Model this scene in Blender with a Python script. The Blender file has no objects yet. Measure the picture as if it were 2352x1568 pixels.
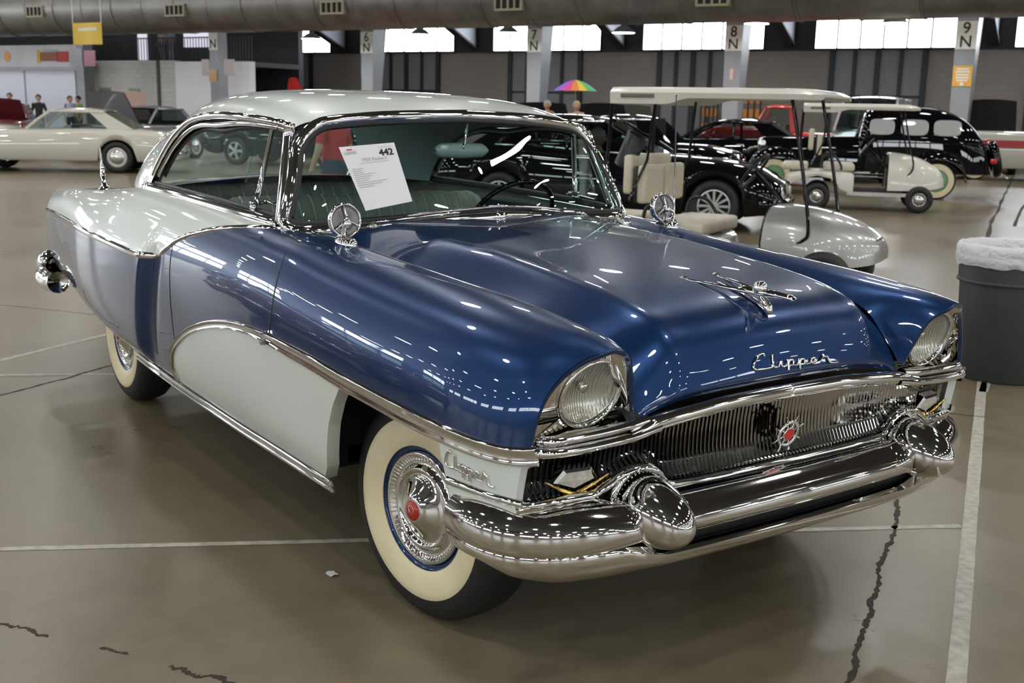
import bpy, bmesh, math, random
import numpy as np
from mathutils import Vector, Matrix

random.seed(7)
SC = bpy.context.scene
COL = SC.collection
PI = math.pi

# ------------------------------------------------------------------ camera
IW, IH = 2352, 1568
CAM = np.array([2.8224, -2.4377, 1.5631])
YAW, PIT, ROL, FPX = math.radians(144.8248), math.radians(-11.7073), 0.0218, 2560.2


def cam_axes():
    f = np.array([math.cos(PIT) * math.cos(YAW), math.cos(PIT) * math.sin(YAW), math.sin(PIT)])
    r = np.cross(f, [0, 0, 1.0])
    r /= np.linalg.norm(r)
    u = np.cross(r, f)
    c, s = math.cos(ROL), math.sin(ROL)
    return np.array([c * r + s * u, -s * r + c * u, f])


CM = cam_axes()
cam_data = bpy.data.cameras.new('camera')
cam_data.sensor_width = 36.0
cam_data.lens = FPX / IW * 36.0
cam_data.clip_end = 400
cam_data.dof.use_dof = True
cam_data.dof.focus_distance = 3.4
cam_data.dof.aperture_fstop = 6.3
cam = bpy.data.objects.new('camera', cam_data)
COL.objects.link(cam)
cam.matrix_world = Matrix((
    (CM[0][0], CM[1][0], -CM[2][0], CAM[0]),
    (CM[0][1], CM[1][1], -CM[2][1], CAM[1]),
    (CM[0][2], CM[1][2], -CM[2][2], CAM[2]),
    (0, 0, 0, 1)))
SC.camera = cam

# ------------------------------------------------------------------ world, exposure
world = bpy.data.worlds.new('world')
SC.world = world
world.use_nodes = True
world.node_tree.nodes['Background'].inputs[0].default_value = (0.85, 0.92, 1.0, 1)
world.node_tree.nodes['Background'].inputs[1].default_value = 1.0
SC.view_settings.view_transform = 'Standard'
SC.view_settings.look = 'None'
SC.view_settings.gamma = 1.0
SC.view_settings.use_curve_mapping = False
SC.view_settings.exposure = 0.55
LAMP_E = 70.0      # radiance of the high-bay lamps
WIN_E = 9.0        # radiance of the daylit window panes


# ------------------------------------------------------------------ pixel helpers (a pixel is only a direction)
def ray(px):
    return CM.T @ np.array([(px[0] - IW / 2) / FPX, -(px[1] - IH / 2) / FPX, 1.0])


def at(px, ax, val):
    d = ray(px)
    return CAM + d * ((val - CAM[ax]) / d[ax])


def on_plane(px, n, D):
    d = ray(px)
    return CAM + d * ((D - n @ CAM) / (n @ d))


def proj(P):
    d = (np.atleast_2d(P) - CAM) @ CM.T
    return np.c_[IW / 2 + FPX * d[:, 0] / d[:, 2], IH / 2 - FPX * d[:, 1] / d[:, 2]]


# ------------------------------------------------------------------ object helpers
def tag(o, label=None, cat=None, group=None, kind=None):
    if label: o['label'] = label
    if cat: o['category'] = cat
    if group: o['group'] = group
    if kind: o['kind'] = kind
    return o


def empty(name, loc=(0, 0, 0), rz=0.0, parent=None):
    o = bpy.data.objects.new(name, None)
    COL.objects.link(o)
    o.location = loc
    o.rotation_euler = (0, 0, rz)
    if parent: o.parent = parent
    return o


def link(name, me, mat=None, parent=None):
    o = bpy.data.objects.new(name, me)
    COL.objects.link(o)
    if mat is not None and len(me.materials) == 0:
        me.materials.append(mat)
    if parent is not None: o.parent = parent
    return o


def mobj(name, verts, faces, mat=None, parent=None, smooth=True, autosmooth=None):
    me = bpy.data.meshes.new(name)
    me.from_pydata([tuple(map(float, v)) for v in verts], [], [tuple(f) for f in faces])
    if smooth:
        me.polygons.foreach_set('use_smooth', [True] * len(me.polygons))
        if autosmooth is not None:
            me.set_sharp_from_angle(angle=math.radians(autosmooth))
    me.update()
    return link(name, me, mat, parent)


class MB:
    """collects simple solids into one mesh (one part)"""
    def __init__(s):
        s.v = []; s.f = []

    def add(s, v, f):
        n = len(s.v)
        s.v += [tuple(map(float, p)) for p in v]
        s.f += [tuple(i + n for i in q) for q in f]
        return s

    def box(s, lo, hi, M=None):
        v = [(x, y, z) for x in (lo[0], hi[0]) for y in (lo[1], hi[1]) for z in (lo[2], hi[2])]
        if M is not None: v = [tuple(M @ Vector(p)) for p in v]
        return s.add(v, [(0, 1, 3, 2), (4, 6, 7, 5), (0, 4, 5, 1), (2, 3, 7, 6), (0, 2, 6, 4), (1, 5, 7, 3)])

    def grid(s, P, flip=False, close_u=False, close_v=False):
        P = np.asarray(P, float); n, m = P.shape[:2]
        f = []
        for i in range(n if close_u else n - 1):
            for j in range(m if close_v else m - 1):
                a, b, c, d = i * m + j, ((i + 1) % n) * m + j, ((i + 1) % n) * m + (j + 1) % m, i * m + (j + 1) % m
                f.append((d, c, b, a) if flip else (a, b, c, d))
        return s.add(P.reshape(-1, 3), f)

    def tube(s, path, r, n=8, cap=True, closed=False, flat=1.0, up=None):
        P = np.asarray(path, float); k = len(P)
        R = np.broadcast_to(np.asarray(r, float), (k,))
        rings = []
        T = np.zeros_like(P)
        for i in range(k):
            a = P[(i - 1) % k] if (closed or i > 0) else P[i]
            b = P[(i + 1) % k] if (closed or i < k - 1) else P[i]
            t = b - a; T[i] = t / (np.linalg.norm(t) + 1e-12)
        u0 = np.array(up, float) if up is not None else (np.array([0, 0, 1.0]) if abs(T[0][2]) < .9 else np.array([1.0, 0, 0]))
        for i in range(k):
            u = u0 - T[i] * (u0 @ T[i]); u /= np.linalg.norm(u) + 1e-12
            if up is None: u0 = u
            w = np.cross(T[i], u)
            rings.append([P[i] + R[i] * (math.cos(2 * PI * j / n) * w + flat * math.sin(2 * PI * j / n) * u) for j in range(n)])
        base = len(s.v)
        s.grid(np.array(rings), close_v=True, close_u=closed)
        if cap and not closed:
            s.f.append(tuple(base + j for j in range(n))[::-1])
            s.f.append(tuple(base + (k - 1) * n + j for j in range(n)))
        return s

    def lathe(s, prof, n=32, M=None, cap0=False, cap1=False):
        """prof: (r, a) pairs; axis = local x; M maps to world"""
        rings = [[(a, r * math.cos(2 * PI * j / n), r * math.sin(2 * PI * j / n)) for j in range(n)] for r, a in prof]
        P = np.array(rings)
        if M is not None:
            P = np.array([[tuple(M @ Vector(p)) for p in row] for row in P])
        base = len(s.v)
        s.grid(P, close_v=True)
        if cap0: s.f.append(tuple(base + j for j in range(n)))
        if cap1: s.f.append(tuple(base + (len(prof) - 1) * n + j for j in range(n))[::-1])
        return s

    def prism(s, poly, d, M=None):
        """poly: 3-D loop, extruded by vector d"""
        p = np.asarray(poly, float); d = np.asarray(d, float); n = len(p)
        v = list(p) + list(p + d)
        if M is not None: v = [tuple(M @ Vector(tuple(q))) for q in v]
        f = [tuple(range(n))[::-1], tuple(range(n, 2 * n))] + [(i, (i + 1) % n, n + (i + 1) % n, n + i) for i in range(n)]
        return s.add(v, f)

    def mirror(s):
        n = len(s.v)
        s.v += [(x, -y, z) for x, y, z in s.v[:n]]
        s.f += [tuple(i + n for i in q)[::-1] for q in list(s.f)]
        return s

    def obj(s, name, mat=None, parent=None, smooth=True, sharp=None, bevel=0.0, seg=2):
        o = mobj(name, s.v, s.f, mat, parent, smooth, sharp)
        if bevel:
            bm = bmesh.new(); bm.from_mesh(o.data)
            bmesh.ops.remove_doubles(bm, verts=bm.verts, dist=1e-5)
            ed = [e for e in bm.edges if len(e.link_faces) == 2 and e.calc_face_angle(0) > .6]
            bmesh.ops.bevel(bm, geom=ed, offset=bevel, segments=seg, affect='EDGES', profile=.5)
            for f in bm.faces: f.smooth = True
            bm.to_mesh(o.data); bm.free()
            o.data.set_sharp_from_angle(angle=math.radians(50))
        return o


def mirror_obj(o, name=None):
    me = o.data.copy()
    v = np.empty(len(me.vertices) * 3, np.float32)
    me.vertices.foreach_get('co', v)
    v = v.reshape(-1, 3); v[:, 1] *= -1
    me.vertices.foreach_set('co', v.ravel())
    me.flip_normals()
    me.update()
    p = bpy.data.objects.new(name or o.name.split('.')[0], me)
    COL.objects.link(p)
    p.parent = o.parent
    return p


def copy_tree(o, parent=None):
    c = o.copy(); COL.objects.link(c); c.parent = parent
    for ch in o.children: copy_tree(ch, c)
    return c


# ------------------------------------------------------------------ interpolation
def pchip(x, y):
    x = np.asarray(x, float); y = np.asarray(y, float)
    if x[0] > x[-1]: x, y = x[::-1], y[::-1]
    h = np.diff(x); d = np.diff(y) / h
    m = np.zeros_like(y)
    m[0], m[-1] = d[0], d[-1]
    for i in range(1, len(x) - 1):
        if d[i - 1] * d[i] > 0:
            w1, w2 = 2 * h[i] + h[i - 1], h[i] + 2 * h[i - 1]
            m[i] = (w1 + w2) / (w1 / d[i - 1] + w2 / d[i])

    def f(t):
        t = np.asarray(t, float)
        i = np.clip(np.searchsorted(x, t) - 1, 0, len(x) - 2)
        s = (t - x[i]) / h[i]
        s = np.clip(s, -1.0, 2.0)
        return ((1 + 2 * s) * (1 - s) ** 2 * y[i] + s * (1 - s) ** 2 * h[i] * m[i]
                + s * s * (3 - 2 * s) * y[i + 1] + s * s * (s - 1) * h[i] * m[i + 1])
    return f


def catmull(pts, n=8, closed=False):
    P = np.asarray(pts, float)
    if closed: Q = np.vstack([P[-1:], P, P[:2]])
    else: Q = np.vstack([2 * P[0] - P[1], P, 2 * P[-1] - P[-2]])
    out = []
    for i in range(1, len(Q) - 2):
        for k in range(n):
            t = k / n
            out.append(.5 * (2 * Q[i] + (Q[i + 1] - Q[i - 1]) * t + (2 * Q[i - 1] - 5 * Q[i] + 4 * Q[i + 1] - Q[i + 2]) * t * t
                             + (3 * Q[i] - Q[i - 1] - 3 * Q[i + 1] + Q[i + 2]) * t ** 3))
    if not closed: out.append(P[-1])
    return np.array(out)


def resample(P, n):
    P = np.asarray(P, float)
    d = np.r_[0, np.cumsum(np.linalg.norm(np.diff(P, axis=0), axis=1))]
    t = np.linspace(0, d[-1], n)
    return np.stack([np.interp(t, d, P[:, k]) for k in range(P.shape[1])], 1)


def sstep(a, b, x):
    t = np.clip((np.asarray(x, float) - a) / (b - a), 0, 1)
    return t * t * (3 - 2 * t)


# ------------------------------------------------------------------ materials
def new_mat(name):
    m = bpy.data.materials.new(name)
    m.use_nodes = True
    b = m.node_tree.nodes['Principled BSDF']
    return m, m.node_tree, b


def pmat(name, col, rough=.5, metal=0.0, coat=0.0, noise=0.0, nscale=20.0, bump=0.0, rvar=0.0, spec=.5, **kw):
    m, nt, b = new_mat(name)
    c = tuple(col) + (1,)
    b.inputs['Base Color'].default_value = c
    b.inputs['Roughness'].default_value = rough
    b.inputs['Metallic'].default_value = metal
    b.inputs['Specular IOR Level'].default_value = spec
    if coat:
        b.inputs['Coat Weight'].default_value = coat
        b.inputs['Coat Roughness'].default_value = kw.get('coat_rough', .02)
    if kw.get('emit'):
        b.inputs['Emission Color'].default_value = tuple(kw.get('ecol', col)) + (1,)
        b.inputs['Emission Strength'].default_value = kw['emit']
    if noise or bump or rvar:
        tc = nt.nodes.new('ShaderNodeTexCoord')
        n = nt.nodes.new('ShaderNodeTexNoise')
        n.inputs['Scale'].default_value = nscale
        n.inputs['Detail'].default_value = 4
        nt.links.new(tc.outputs['Object'], n.inputs['Vector'])
        if noise:
            r = nt.nodes.new('ShaderNodeValToRGB')
            r.color_ramp.elements[0].position = .3
            r.color_ramp.elements[1].position = .7
            r.color_ramp.elements[0].color = tuple(max(0, q * (1 - noise)) for q in col) + (1,)
            r.color_ramp.elements[1].color = tuple(min(1, q * (1 + noise)) for q in col) + (1,)
            nt.links.new(n.outputs['Fac'], r.inputs['Fac'])
            nt.links.new(r.outputs['Color'], b.inputs['Base Color'])
        if rvar:
            mr = nt.nodes.new('ShaderNodeMapRange')
            mr.inputs['To Min'].default_value = max(0, rough - rvar)
            mr.inputs['To Max'].default_value = rough + rvar
            nt.links.new(n.outputs['Fac'], mr.inputs['Value'])
            nt.links.new(mr.outputs['Result'], b.inputs['Roughness'])
        if bump:
            bp = nt.nodes.new('ShaderNodeBump')
            bp.inputs['Strength'].default_value = bump
            bp.inputs['Distance'].default_value = kw.get('bdist', .01)
            nt.links.new(n.outputs['Fac'], bp.inputs['Height'])
            nt.links.new(bp.outputs['Normal'], b.inputs['Normal'])
    return m


def glass_mat(name, tint=(.8, .9, .88), rough=0.0, fac=.12):
    """thin pane: mostly clear transmission plus a mirror reflection"""
    m, nt, b = new_mat(name)
    nt.nodes.remove(b)
    out = nt.nodes['Material Output']
    tr = nt.nodes.new('ShaderNodeBsdfTransparent'); tr.inputs[0].default_value = tuple(tint) + (1,)
    gl = nt.nodes.new('ShaderNodeBsdfGlossy'); gl.inputs['Roughness'].default_value = rough
    gl.inputs[0].default_value = (.9, .95, 1, 1)
    lw = nt.nodes.new('ShaderNodeLayerWeight'); lw.inputs['Blend'].default_value = .5
    pw = nt.nodes.new('ShaderNodeMath'); pw.operation = 'POWER'; pw.inputs[1].default_value = 4.0
    fr = nt.nodes.new('ShaderNodeMath'); fr.operation = 'MULTIPLY_ADD'; fr.inputs[1].default_value = .75; fr.inputs[2].default_value = .045
    nt.links.new(lw.outputs['Facing'], pw.inputs[0]); nt.links.new(pw.outputs[0], fr.inputs[0])
    mx = nt.nodes.new('ShaderNodeMixShader')
    nt.links.new(fr.outputs[0], mx.inputs[0])
    nt.links.new(tr.outputs[0], mx.inputs[1]); nt.links.new(gl.outputs[0], mx.inputs[2])
    nt.links.new(mx.outputs[0], out.inputs['Surface'])
    return m


M = {}
M['blue'] = pmat('blue_paint', (.007, .034, .118), rough=.30, metal=.55, coat=1.0, coat_rough=.012, spec=.2)
M['white'] = pmat('pale_paint', (.68, .74, .69), rough=.35, coat=1.0, coat_rough=.02)
M['chrome'] = pmat('chrome', (.80, .79, .77), rough=.045, metal=1.0)
M['dchrome'] = pmat('brushed_chrome', (.62, .60, .57), rough=.16, metal=1.0)
M['rubber'] = pmat('tyre_rubber', (.012, .012, .013), rough=.55, noise=.3, nscale=60)
M['seal'] = pmat('black_seal', (.008, .008, .009), rough=.5)
M['under'] = pmat('underbody_black', (.006, .006, .007), rough=.8)
M['cream'] = pmat('whitewall_cream', (.77, .68, .45), rough=.5, noise=.06, nscale=9)
M['red'] = pmat('red_enamel', (.55, .02, .015), rough=.25, coat=.6)
M['gold'] = pmat('gold_plate', (.75, .52, .16), rough=.15, metal=1.0)
M['tan'] = pmat('tan_paint', (.30, .25, .17), rough=.3, metal=.3, coat=.5)
M['lens'] = pmat('parking_lens', (.55, .53, .47), rough=.2, coat=.8, noise=.2, nscale=60)
M['glass'] = glass_mat('window_glass', (.80, .93, .90))
M['wsglass'] = glass_mat('windshield_glass', (.74, .87, .84))
M['clear'] = glass_mat('clear_glass', (.97, .98, .98))
M['seat'] = pmat('grey_green_upholstery', (.27, .30, .255), rough=.6, noise=.1, nscale=15)
M['piping'] = pmat('seat_piping', (.46, .47, .41), rough=.5)
M['headliner'] = pmat('headliner_grey', (.22, .25, .27), rough=.8)
M['dash'] = pmat('dash_blue', (.02, .05, .11), rough=.4, coat=.4)
M['black'] = pmat('black_plastic', (.012, .012, .013), rough=.4)
M['bpaint'] = pmat('black_paint', (.003, .003, .004), rough=.4, coat=.85, coat_rough=.01, spec=0.0)
M['paper'] = pmat('paper', (.78, .78, .80), rough=.7)
M['ink'] = pmat('ink_black', (.02, .02, .02), rough=.7)
M['greyink'] = pmat('ink_grey', (.42, .42, .44), rough=.7)
M['redink'] = pmat('ink_red', (.65, .06, .04), rough=.7)
M['pinkink'] = pmat('ink_pale_red', (.66, .42, .42), rough=.7)
M['mirror'] = pmat('mirror_silver', (.75, .76, .76), rough=.02, metal=1.0)
M['headlens'] = glass_mat('headlamp_lens', (.93, .94, .92), rough=.05)


def flute_mat():
    m, nt, b = new_mat('fluted_reflector')
    b.inputs['Base Color'].default_value = (.62, .60, .54, 1); b.inputs['Metallic'].default_value = .85; b.inputs['Roughness'].default_value = .22
    tc = nt.nodes.new('ShaderNodeTexCoord'); w = nt.nodes.new('ShaderNodeTexWave')
    w.wave_type = 'BANDS'; w.bands_direction = 'Y'; w.inputs['Scale'].default_value = 38
    bp = nt.nodes.new('ShaderNodeBump'); bp.inputs['Strength'].default_value = .5; bp.inputs['Distance'].default_value = .004
    nt.links.new(tc.outputs['Object'], w.inputs['Vector']); nt.links.new(w.outputs['Fac'], bp.inputs['Height']); nt.links.new(bp.outputs['Normal'], b.inputs['Normal'])
    return m


M['flute'] = flute_mat()
# ================================================================== THE HALL
HD = math.radians(25.5)
E1 = np.array([math.cos(HD), math.sin(HD), 0]); E2 = np.array([-math.sin(HD), math.cos(HD), 0])
O2 = np.array([CAM[0], CAM[1], 0])
D_COL, D_WALL, D_DUCT, D_NEAR = 36.2, 42.6, 30.0, -18.0
A_MIN, A_MAX = -62.0, 42.0
Z_CEIL = 9.5
HM = Matrix(((E1[0], E2[0], 0, O2[0]), (E1[1], E2[1], 0, O2[1]), (0, 0, 1, 0), (0, 0, 0, 1)))


def hp(a, b, z=0.0):
    return O2 + E1 * a + E2 * b + np.array([0, 0, z])


def px_ab(px, b):
    """hall coordinates (a, z) of a pixel on the upright plane at depth b"""
    p = on_plane(px, E2, E2 @ O2 + b)
    return float((p - O2) @ E1), float(p[2])


def hall_obj(o):
    o.matrix_world = HM
    return o


def floor_material():
    m, nt, b = new_mat('polished_concrete')
    N = nt.nodes; L = nt.links
    tc = N.new('ShaderNodeTexCoord')
    n1 = N.new('ShaderNodeTexNoise'); n1.inputs['Scale'].default_value = .55; n1.inputs['Detail'].default_value = 6; n1.inputs['Roughness'].default_value = .6
    n2 = N.new('ShaderNodeTexNoise'); n2.inputs['Scale'].default_value = 9; n2.inputs['Detail'].default_value = 6
    n3 = N.new('ShaderNodeTexNoise'); n3.inputs['Scale'].default_value = 140; n3.inputs['Detail'].default_value = 3
    for n in (n1, n2, n3): L.new(tc.outputs['Object'], n.inputs['Vector'])
    r = N.new('ShaderNodeValToRGB')
    e = r.color_ramp.elements
    e[0].position, e[0].color = .36, (.138, .112, .068, 1)
    e[1].position, e[1].color = .64, (.214, .180, .118, 1)
    ad = N.new('ShaderNodeMath'); ad.operation = 'MULTIPLY_ADD'; ad.inputs[1].default_value = .25
    L.new(n2.outputs['Fac'], ad.inputs[0])
    ml = N.new('ShaderNodeMath'); ml.operation = 'MULTIPLY'; ml.inputs[1].default_value = .75
    L.new(n1.outputs['Fac'], ml.inputs[0]); L.new(ml.outputs[0], ad.inputs[2])
    L.new(ad.outputs[0], r.inputs['Fac'])
    mx = N.new('ShaderNodeMix'); mx.data_type = 'RGBA'; mx.blend_type = 'OVERLAY'; mx.inputs['Factor'].default_value = .22
    L.new(r.outputs['Color'], mx.inputs['A']); L.new(n3.outputs['Fac'], mx.inputs['B'])
    L.new(mx.outputs['Result'], b.inputs['Base Color'])
    mr = N.new('ShaderNodeMapRange'); mr.inputs['From Min'].default_value = .3; mr.inputs['From Max'].default_value = .7; mr.inputs['To Min'].default_value = .25; mr.inputs['To Max'].default_value = .38
    L.new(ad.outputs[0], mr.inputs['Value']); L.new(mr.outputs['Result'], b.inputs['Roughness'])
    b.inputs['Specular IOR Level'].default_value = .40
    return m


def block_material(name, col, mortar, sc=1.0, bw=.4, bh=.2):
    m, nt, b = new_mat(name)
    N = nt.nodes; L = nt.links
    tc = N.new('ShaderNodeTexCoord'); mp = N.new('ShaderNodeMapping')
    mp.inputs['Rotation'].default_value = (PI / 2, 0, 0)
    br = N.new('ShaderNodeTexBrick')
    br.inputs['Color1'].default_value = tuple(col) + (1,)
    br.inputs['Color2'].default_value = tuple(c * .93 for c in col) + (1,)
    br.inputs['Mortar'].default_value = tuple(mortar) + (1,)
    br.inputs['Scale'].default_value = sc; br.inputs['Mortar Size'].default_value = .012
    br.inputs['Brick Width'].default_value = bw; br.inputs['Row Height'].default_value = bh
    L.new(tc.outputs['Object'], mp.inputs['Vector']); L.new(mp.outputs['Vector'], br.inputs['Vector'])
    L.new(br.outputs['Color'], b.inputs['Base Color'])
    b.inputs['Roughness'].default_value = .8
    return m


M['floor'] = floor_material()
M['block'] = block_material('tan_block_wall', (.33, .295, .27), (.28, .25, .23))
M['whiteblock'] = block_material('white_painted_block', (.58, .57, .54), (.45, .44, .42))
M['ceil'] = pmat('dark_steel_deck', (.065, .064, .063), rough=.7, noise=.3, nscale=1.5)
M['darksteel'] = pmat('dark_steel', (.030, .031, .036), rough=.6)
M['greypanel'] = pmat('grey_door_panel', (.23, .235, .25), rough=.5, noise=.08, nscale=1.2)
M['frame'] = pmat('dark_frame', (.022, .026, .030), rough=.5)
M['colgrey'] = pmat('grey_column_paint', (.26, .27, .29), rough=.45, noise=.06, nscale=2)
M['beamlight'] = pmat('light_grey_beam', (.42, .44, .50), rough=.5)
M['signwhite'] = pmat('sign_white', (.72, .71, .66), rough=.5)
M['orange'] = pmat('sign_orange', (.72, .38, .05), rough=.5)
M['pane'] = pmat('daylit_pane', (.8, .85, .9), rough=.6, emit=WIN_E, ecol=(.88, .94, 1.0))
M['lampglow'] = pmat('lamp_diffuser', (.9, .9, .85), rough=.5, emit=LAMP_E, ecol=(1.0, .985, .955))
M['lampshade'] = pmat('lamp_reflector', (.25, .25, .25), rough=.35, metal=.6)
M['duct'] = pmat('duct_galvanised', (.20, .19, .175), rough=.42, metal=.55, noise=.22, nscale=1.6, rvar=.12)
M['ductdark'] = pmat('duct_inside', (.012, .012, .012), rough=.8)
M['linepaint'] = pmat('floor_line_paint', (.42, .40, .34), rough=.5, noise=.25, nscale=25)
M['crack'] = pmat('floor_joint_fill', (.035, .026, .018), rough=.8, noise=.4, nscale=30)

# ---- floor and its joints and painted lines
fl = MB()
c0, c1 = A_MIN - 1, A_MAX + 1
fl.add([hp(c0, D_NEAR - 1), hp(c1, D_NEAR - 1), hp(c1, D_WALL + 12), hp(c0, D_WALL + 12)], [(0, 1, 2, 3)])
floor = fl.obj('floor', M['floor'], smooth=False)
tag(floor, 'polished brown-grey concrete floor', 'floor', kind='structure')


def floor_strip(name, p, q, w, mat, z=.0012, jitter=0.0, n=40):
    p, q = np.array(p[:2], float), np.array(q[:2], float)
    d = (q - p) / np.linalg.norm(q - p); s = np.array([-d[1], d[0]])
    t = np.linspace(0, 1, n)
    rnd = np.random.RandomState(int(abs(p[0] * 97 + q[1] * 31)) % 9999)
    off = np.cumsum(rnd.randn(n)) * jitter; off -= np.linspace(off[0], off[-1], n)
    ww = w * (1 + (rnd.rand(n) - .5) * (1.0 if jitter else .12))
    A = p[None] + (q - p)[None] * t[:, None] + s * (off + ww / 2)[:, None]
    B = p[None] + (q - p)[None] * t[:, None] + s * (off - ww / 2)[:, None]
    z_ = np.full((n, 1), z)
    return MB().grid(np.stack([np.hstack([B, z_]), np.hstack([A, z_])], 1)).obj(name, mat, floor, smooth=False)


g = lambda x, y: at((x, y), 2, 0.0)
floor_strip('painted_line', g(-300, 1268), g(2207, 1208), .036, M['linepaint'])
floor_strip('painted_line', g(2258, 850), g(2190, 1640), .055, M['linepaint'])
floor_strip('painted_line', g(-250, 888), g(262, 764), .05, M['linepaint'])
floor_strip('painted_line', g(-200, 863), g(420, 858), .045, M['linepaint'])
floor_strip('painted_line', g(2352, 612), g(2258, 900), .05, M['linepaint'])
floor_strip('floor_crack', g(2068, 1135), g(1925, 1600), .017, M['crack'], jitter=.0035, n=110)
floor_strip('floor_crack', g(-60, 922), g(420, 795), .014, M['crack'], jitter=.004, n=60)
floor_strip('floor_crack', g(-40, 697), g(330, 735), .014, M['crack'], jitter=.004, n=60)
floor_strip('floor_crack', g(-40, 1428), g(110, 1462), .012, M['crack'], jitter=.004, n=40)
floor_strip('floor_crack', g(230, 1488), g(292, 1503), .010, M['crack'], jitter=.003, n=20)
floor_strip('floor_crack', g(390, 1530), g(560, 1580), .016, M['crack'], jitter=.004, n=40)
floor_strip('floor_crack', g(2170, 948), g(2262, 958), .012, M['crack'], jitter=.003, n=20)
floor_strip('floor_crack', g(2338, 380), g(2262, 560), .05, M['crack'], jitter=.01, n=40)
floor_strip('floor_crack', g(2400, 372), g(2330, 520), .04, M['crack'], jitter=.01, n=40)

# ---- shell
def slab(name, a0, a1, b0, b1, z0, z1, mat, parent=None, kind='structure', label=None):
    o = MB().box((a0, b0, z0), (a1, b1, z1)).obj(name, mat, None, smooth=False)
    hall_obj(o)
    if parent is not None:
        o.parent = parent; o.matrix_parent_inverse = parent.matrix_world.inverted()
    else:
        tag(o, label, name.split('_')[0], kind=kind)
    return o


bpy.context.view_layer.update()
wall_far = slab('wall_back', A_MIN, A_MAX, D_WALL, D_WALL + .4, 0, Z_CEIL + 2, M['block'], label='tan block wall with clerestory windows behind the show cars')
wall_near = slab('wall_front', A_MIN, A_MAX, D_NEAR - .4, D_NEAR, 0, Z_CEIL + 2, M['block'], label='block wall with windows on the near side of the hall')
wall_l = slab('wall_left', A_MIN - .4, A_MIN, D_NEAR, D_WALL, 0, Z_CEIL + 2, M['whiteblock'], label='end wall of the hall beyond the concession stand')
wall_r = slab('wall_right', A_MAX, A_MAX + .4, D_NEAR, D_WALL, 0, Z_CEIL + 2, M['block'], label='block end wall of the hall')
ceil = slab('ceiling', A_MIN, A_MAX, D_NEAR, D_WALL, Z_CEIL, Z_CEIL + .3, M['ceil'], label='dark steel roof deck of the hall')

# dark spandrel band carrying the windows
ZB, ZT = 4.02, 5.12
slab('trim_1', A_MIN, A_MAX, D_WALL - .06, D_WALL - .002, ZB - .05, 6.3, M['darksteel'], label='dark steel band around the clerestory windows')
slab('trim_2', A_MIN, A_MAX, D_NEAR + .002, D_NEAR + .06, ZB - .05, 6.3, M['darksteel'], label='dark steel band around the near side windows')

wn = [0]


def window_group(a0, a1, n, b, sgn=-1):
    wn[0] += 1
    root = empty('window_%d' % wn[0]); root.matrix_world = HM
    tag(root, 'row of bright daylit clerestory panes in dark mullions', 'window', kind='structure')
    w = (a1 - a0) / n
    bb = sorted((b + sgn * .075, b + sgn * .065))
    for k in range(n):
        o = MB().box((a0 + k * w + .035, bb[0], ZB + .03), (a0 + (k + 1) * w - .035, bb[1], ZT)).obj('pane', M['pane'], root, smooth=False)
    mb = MB()
    bb = sorted((b + sgn * .12, b + sgn * .062))
    for k in range(n + 1):
        mb.box((a0 + k * w - .03, bb[0], ZB - .02), (a0 + k * w + .03, bb[1], ZT + .05))
    mb.box((a0 - .03, bb[0], ZB - .05), (a1 + .03, bb[1], ZB + .03)); mb.box((a0 - .03, bb[0], ZT - .01), (a1 + .03, bb[1], ZT + .06))
    mb.obj('mullion_frame', M['frame'], root, smooth=False)


def door_group(a0, a1, n, b, ztop=ZB - .06, sgn=-1, rail=True):
    root = empty('door_%d' % wn[0]); root.matrix_world = HM
    tag(root, 'tall grey folding door panels in dark frames under the windows', 'door', kind='structure')
    w = (a1 - a0) / n
    for k in range(n):
        bb = sorted((b + sgn * .06, b + sgn * .01))
        MB().box((a0 + k * w + .05, bb[0], .02), (a0 + (k + 1) * w - .05, bb[1], ztop)).obj('panel', M['greypanel'], root, smooth=False)
    for k in range(n + 1):
        bb = sorted((b + sgn * .14, b + sgn * .005)); q = .095 if k % 2 == 0 else .065
        MB().box((a0 + k * w - q, bb[0], 0), (a0 + k * w + q, bb[1], ztop)).obj('post', M['frame'], root, smooth=False)
    if rail:
        bb = sorted((b + sgn * .08, b + sgn * .02))
        MB().box((a0, bb[0], 2.28), (a1, bb[1], 2.38)).obj('rail', M['frame'], root, smooth=False)


for (wx0, wx1, n, dx0, dx1) in [(553, 762, 6, 588, 716), (858, 1046, 5, 866, 1008), (1135, 1382, 6, 1174, 1334), (1478, 1756, 6, 1516, 1672), (1872, 2196, 6, 1912, 2124), (2330, 2680, 6, 2370, 2600)]:
    a0, a1 = px_ab((wx0, 110), D_WALL)[0], px_ab((wx1, 110), D_WALL)[0]
    window_group(a0, a1, n, D_WALL)
    d0, d1 = px_ab((dx0, 160), D_WALL)[0], px_ab((dx1, 160), D_WALL)[0]
    door_group(d0, d1, 4, D_WALL)
for a in np.arange(-58, 38, 7.6):
    window_group(a, a + 5.4, 5, D_NEAR, 1)
for a in (-43.0, -26.0, -10.8, 4.4, 19.6):
    door_group(a, a + 5.0, 4, D_NEAR, 3.4, 1)

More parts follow.
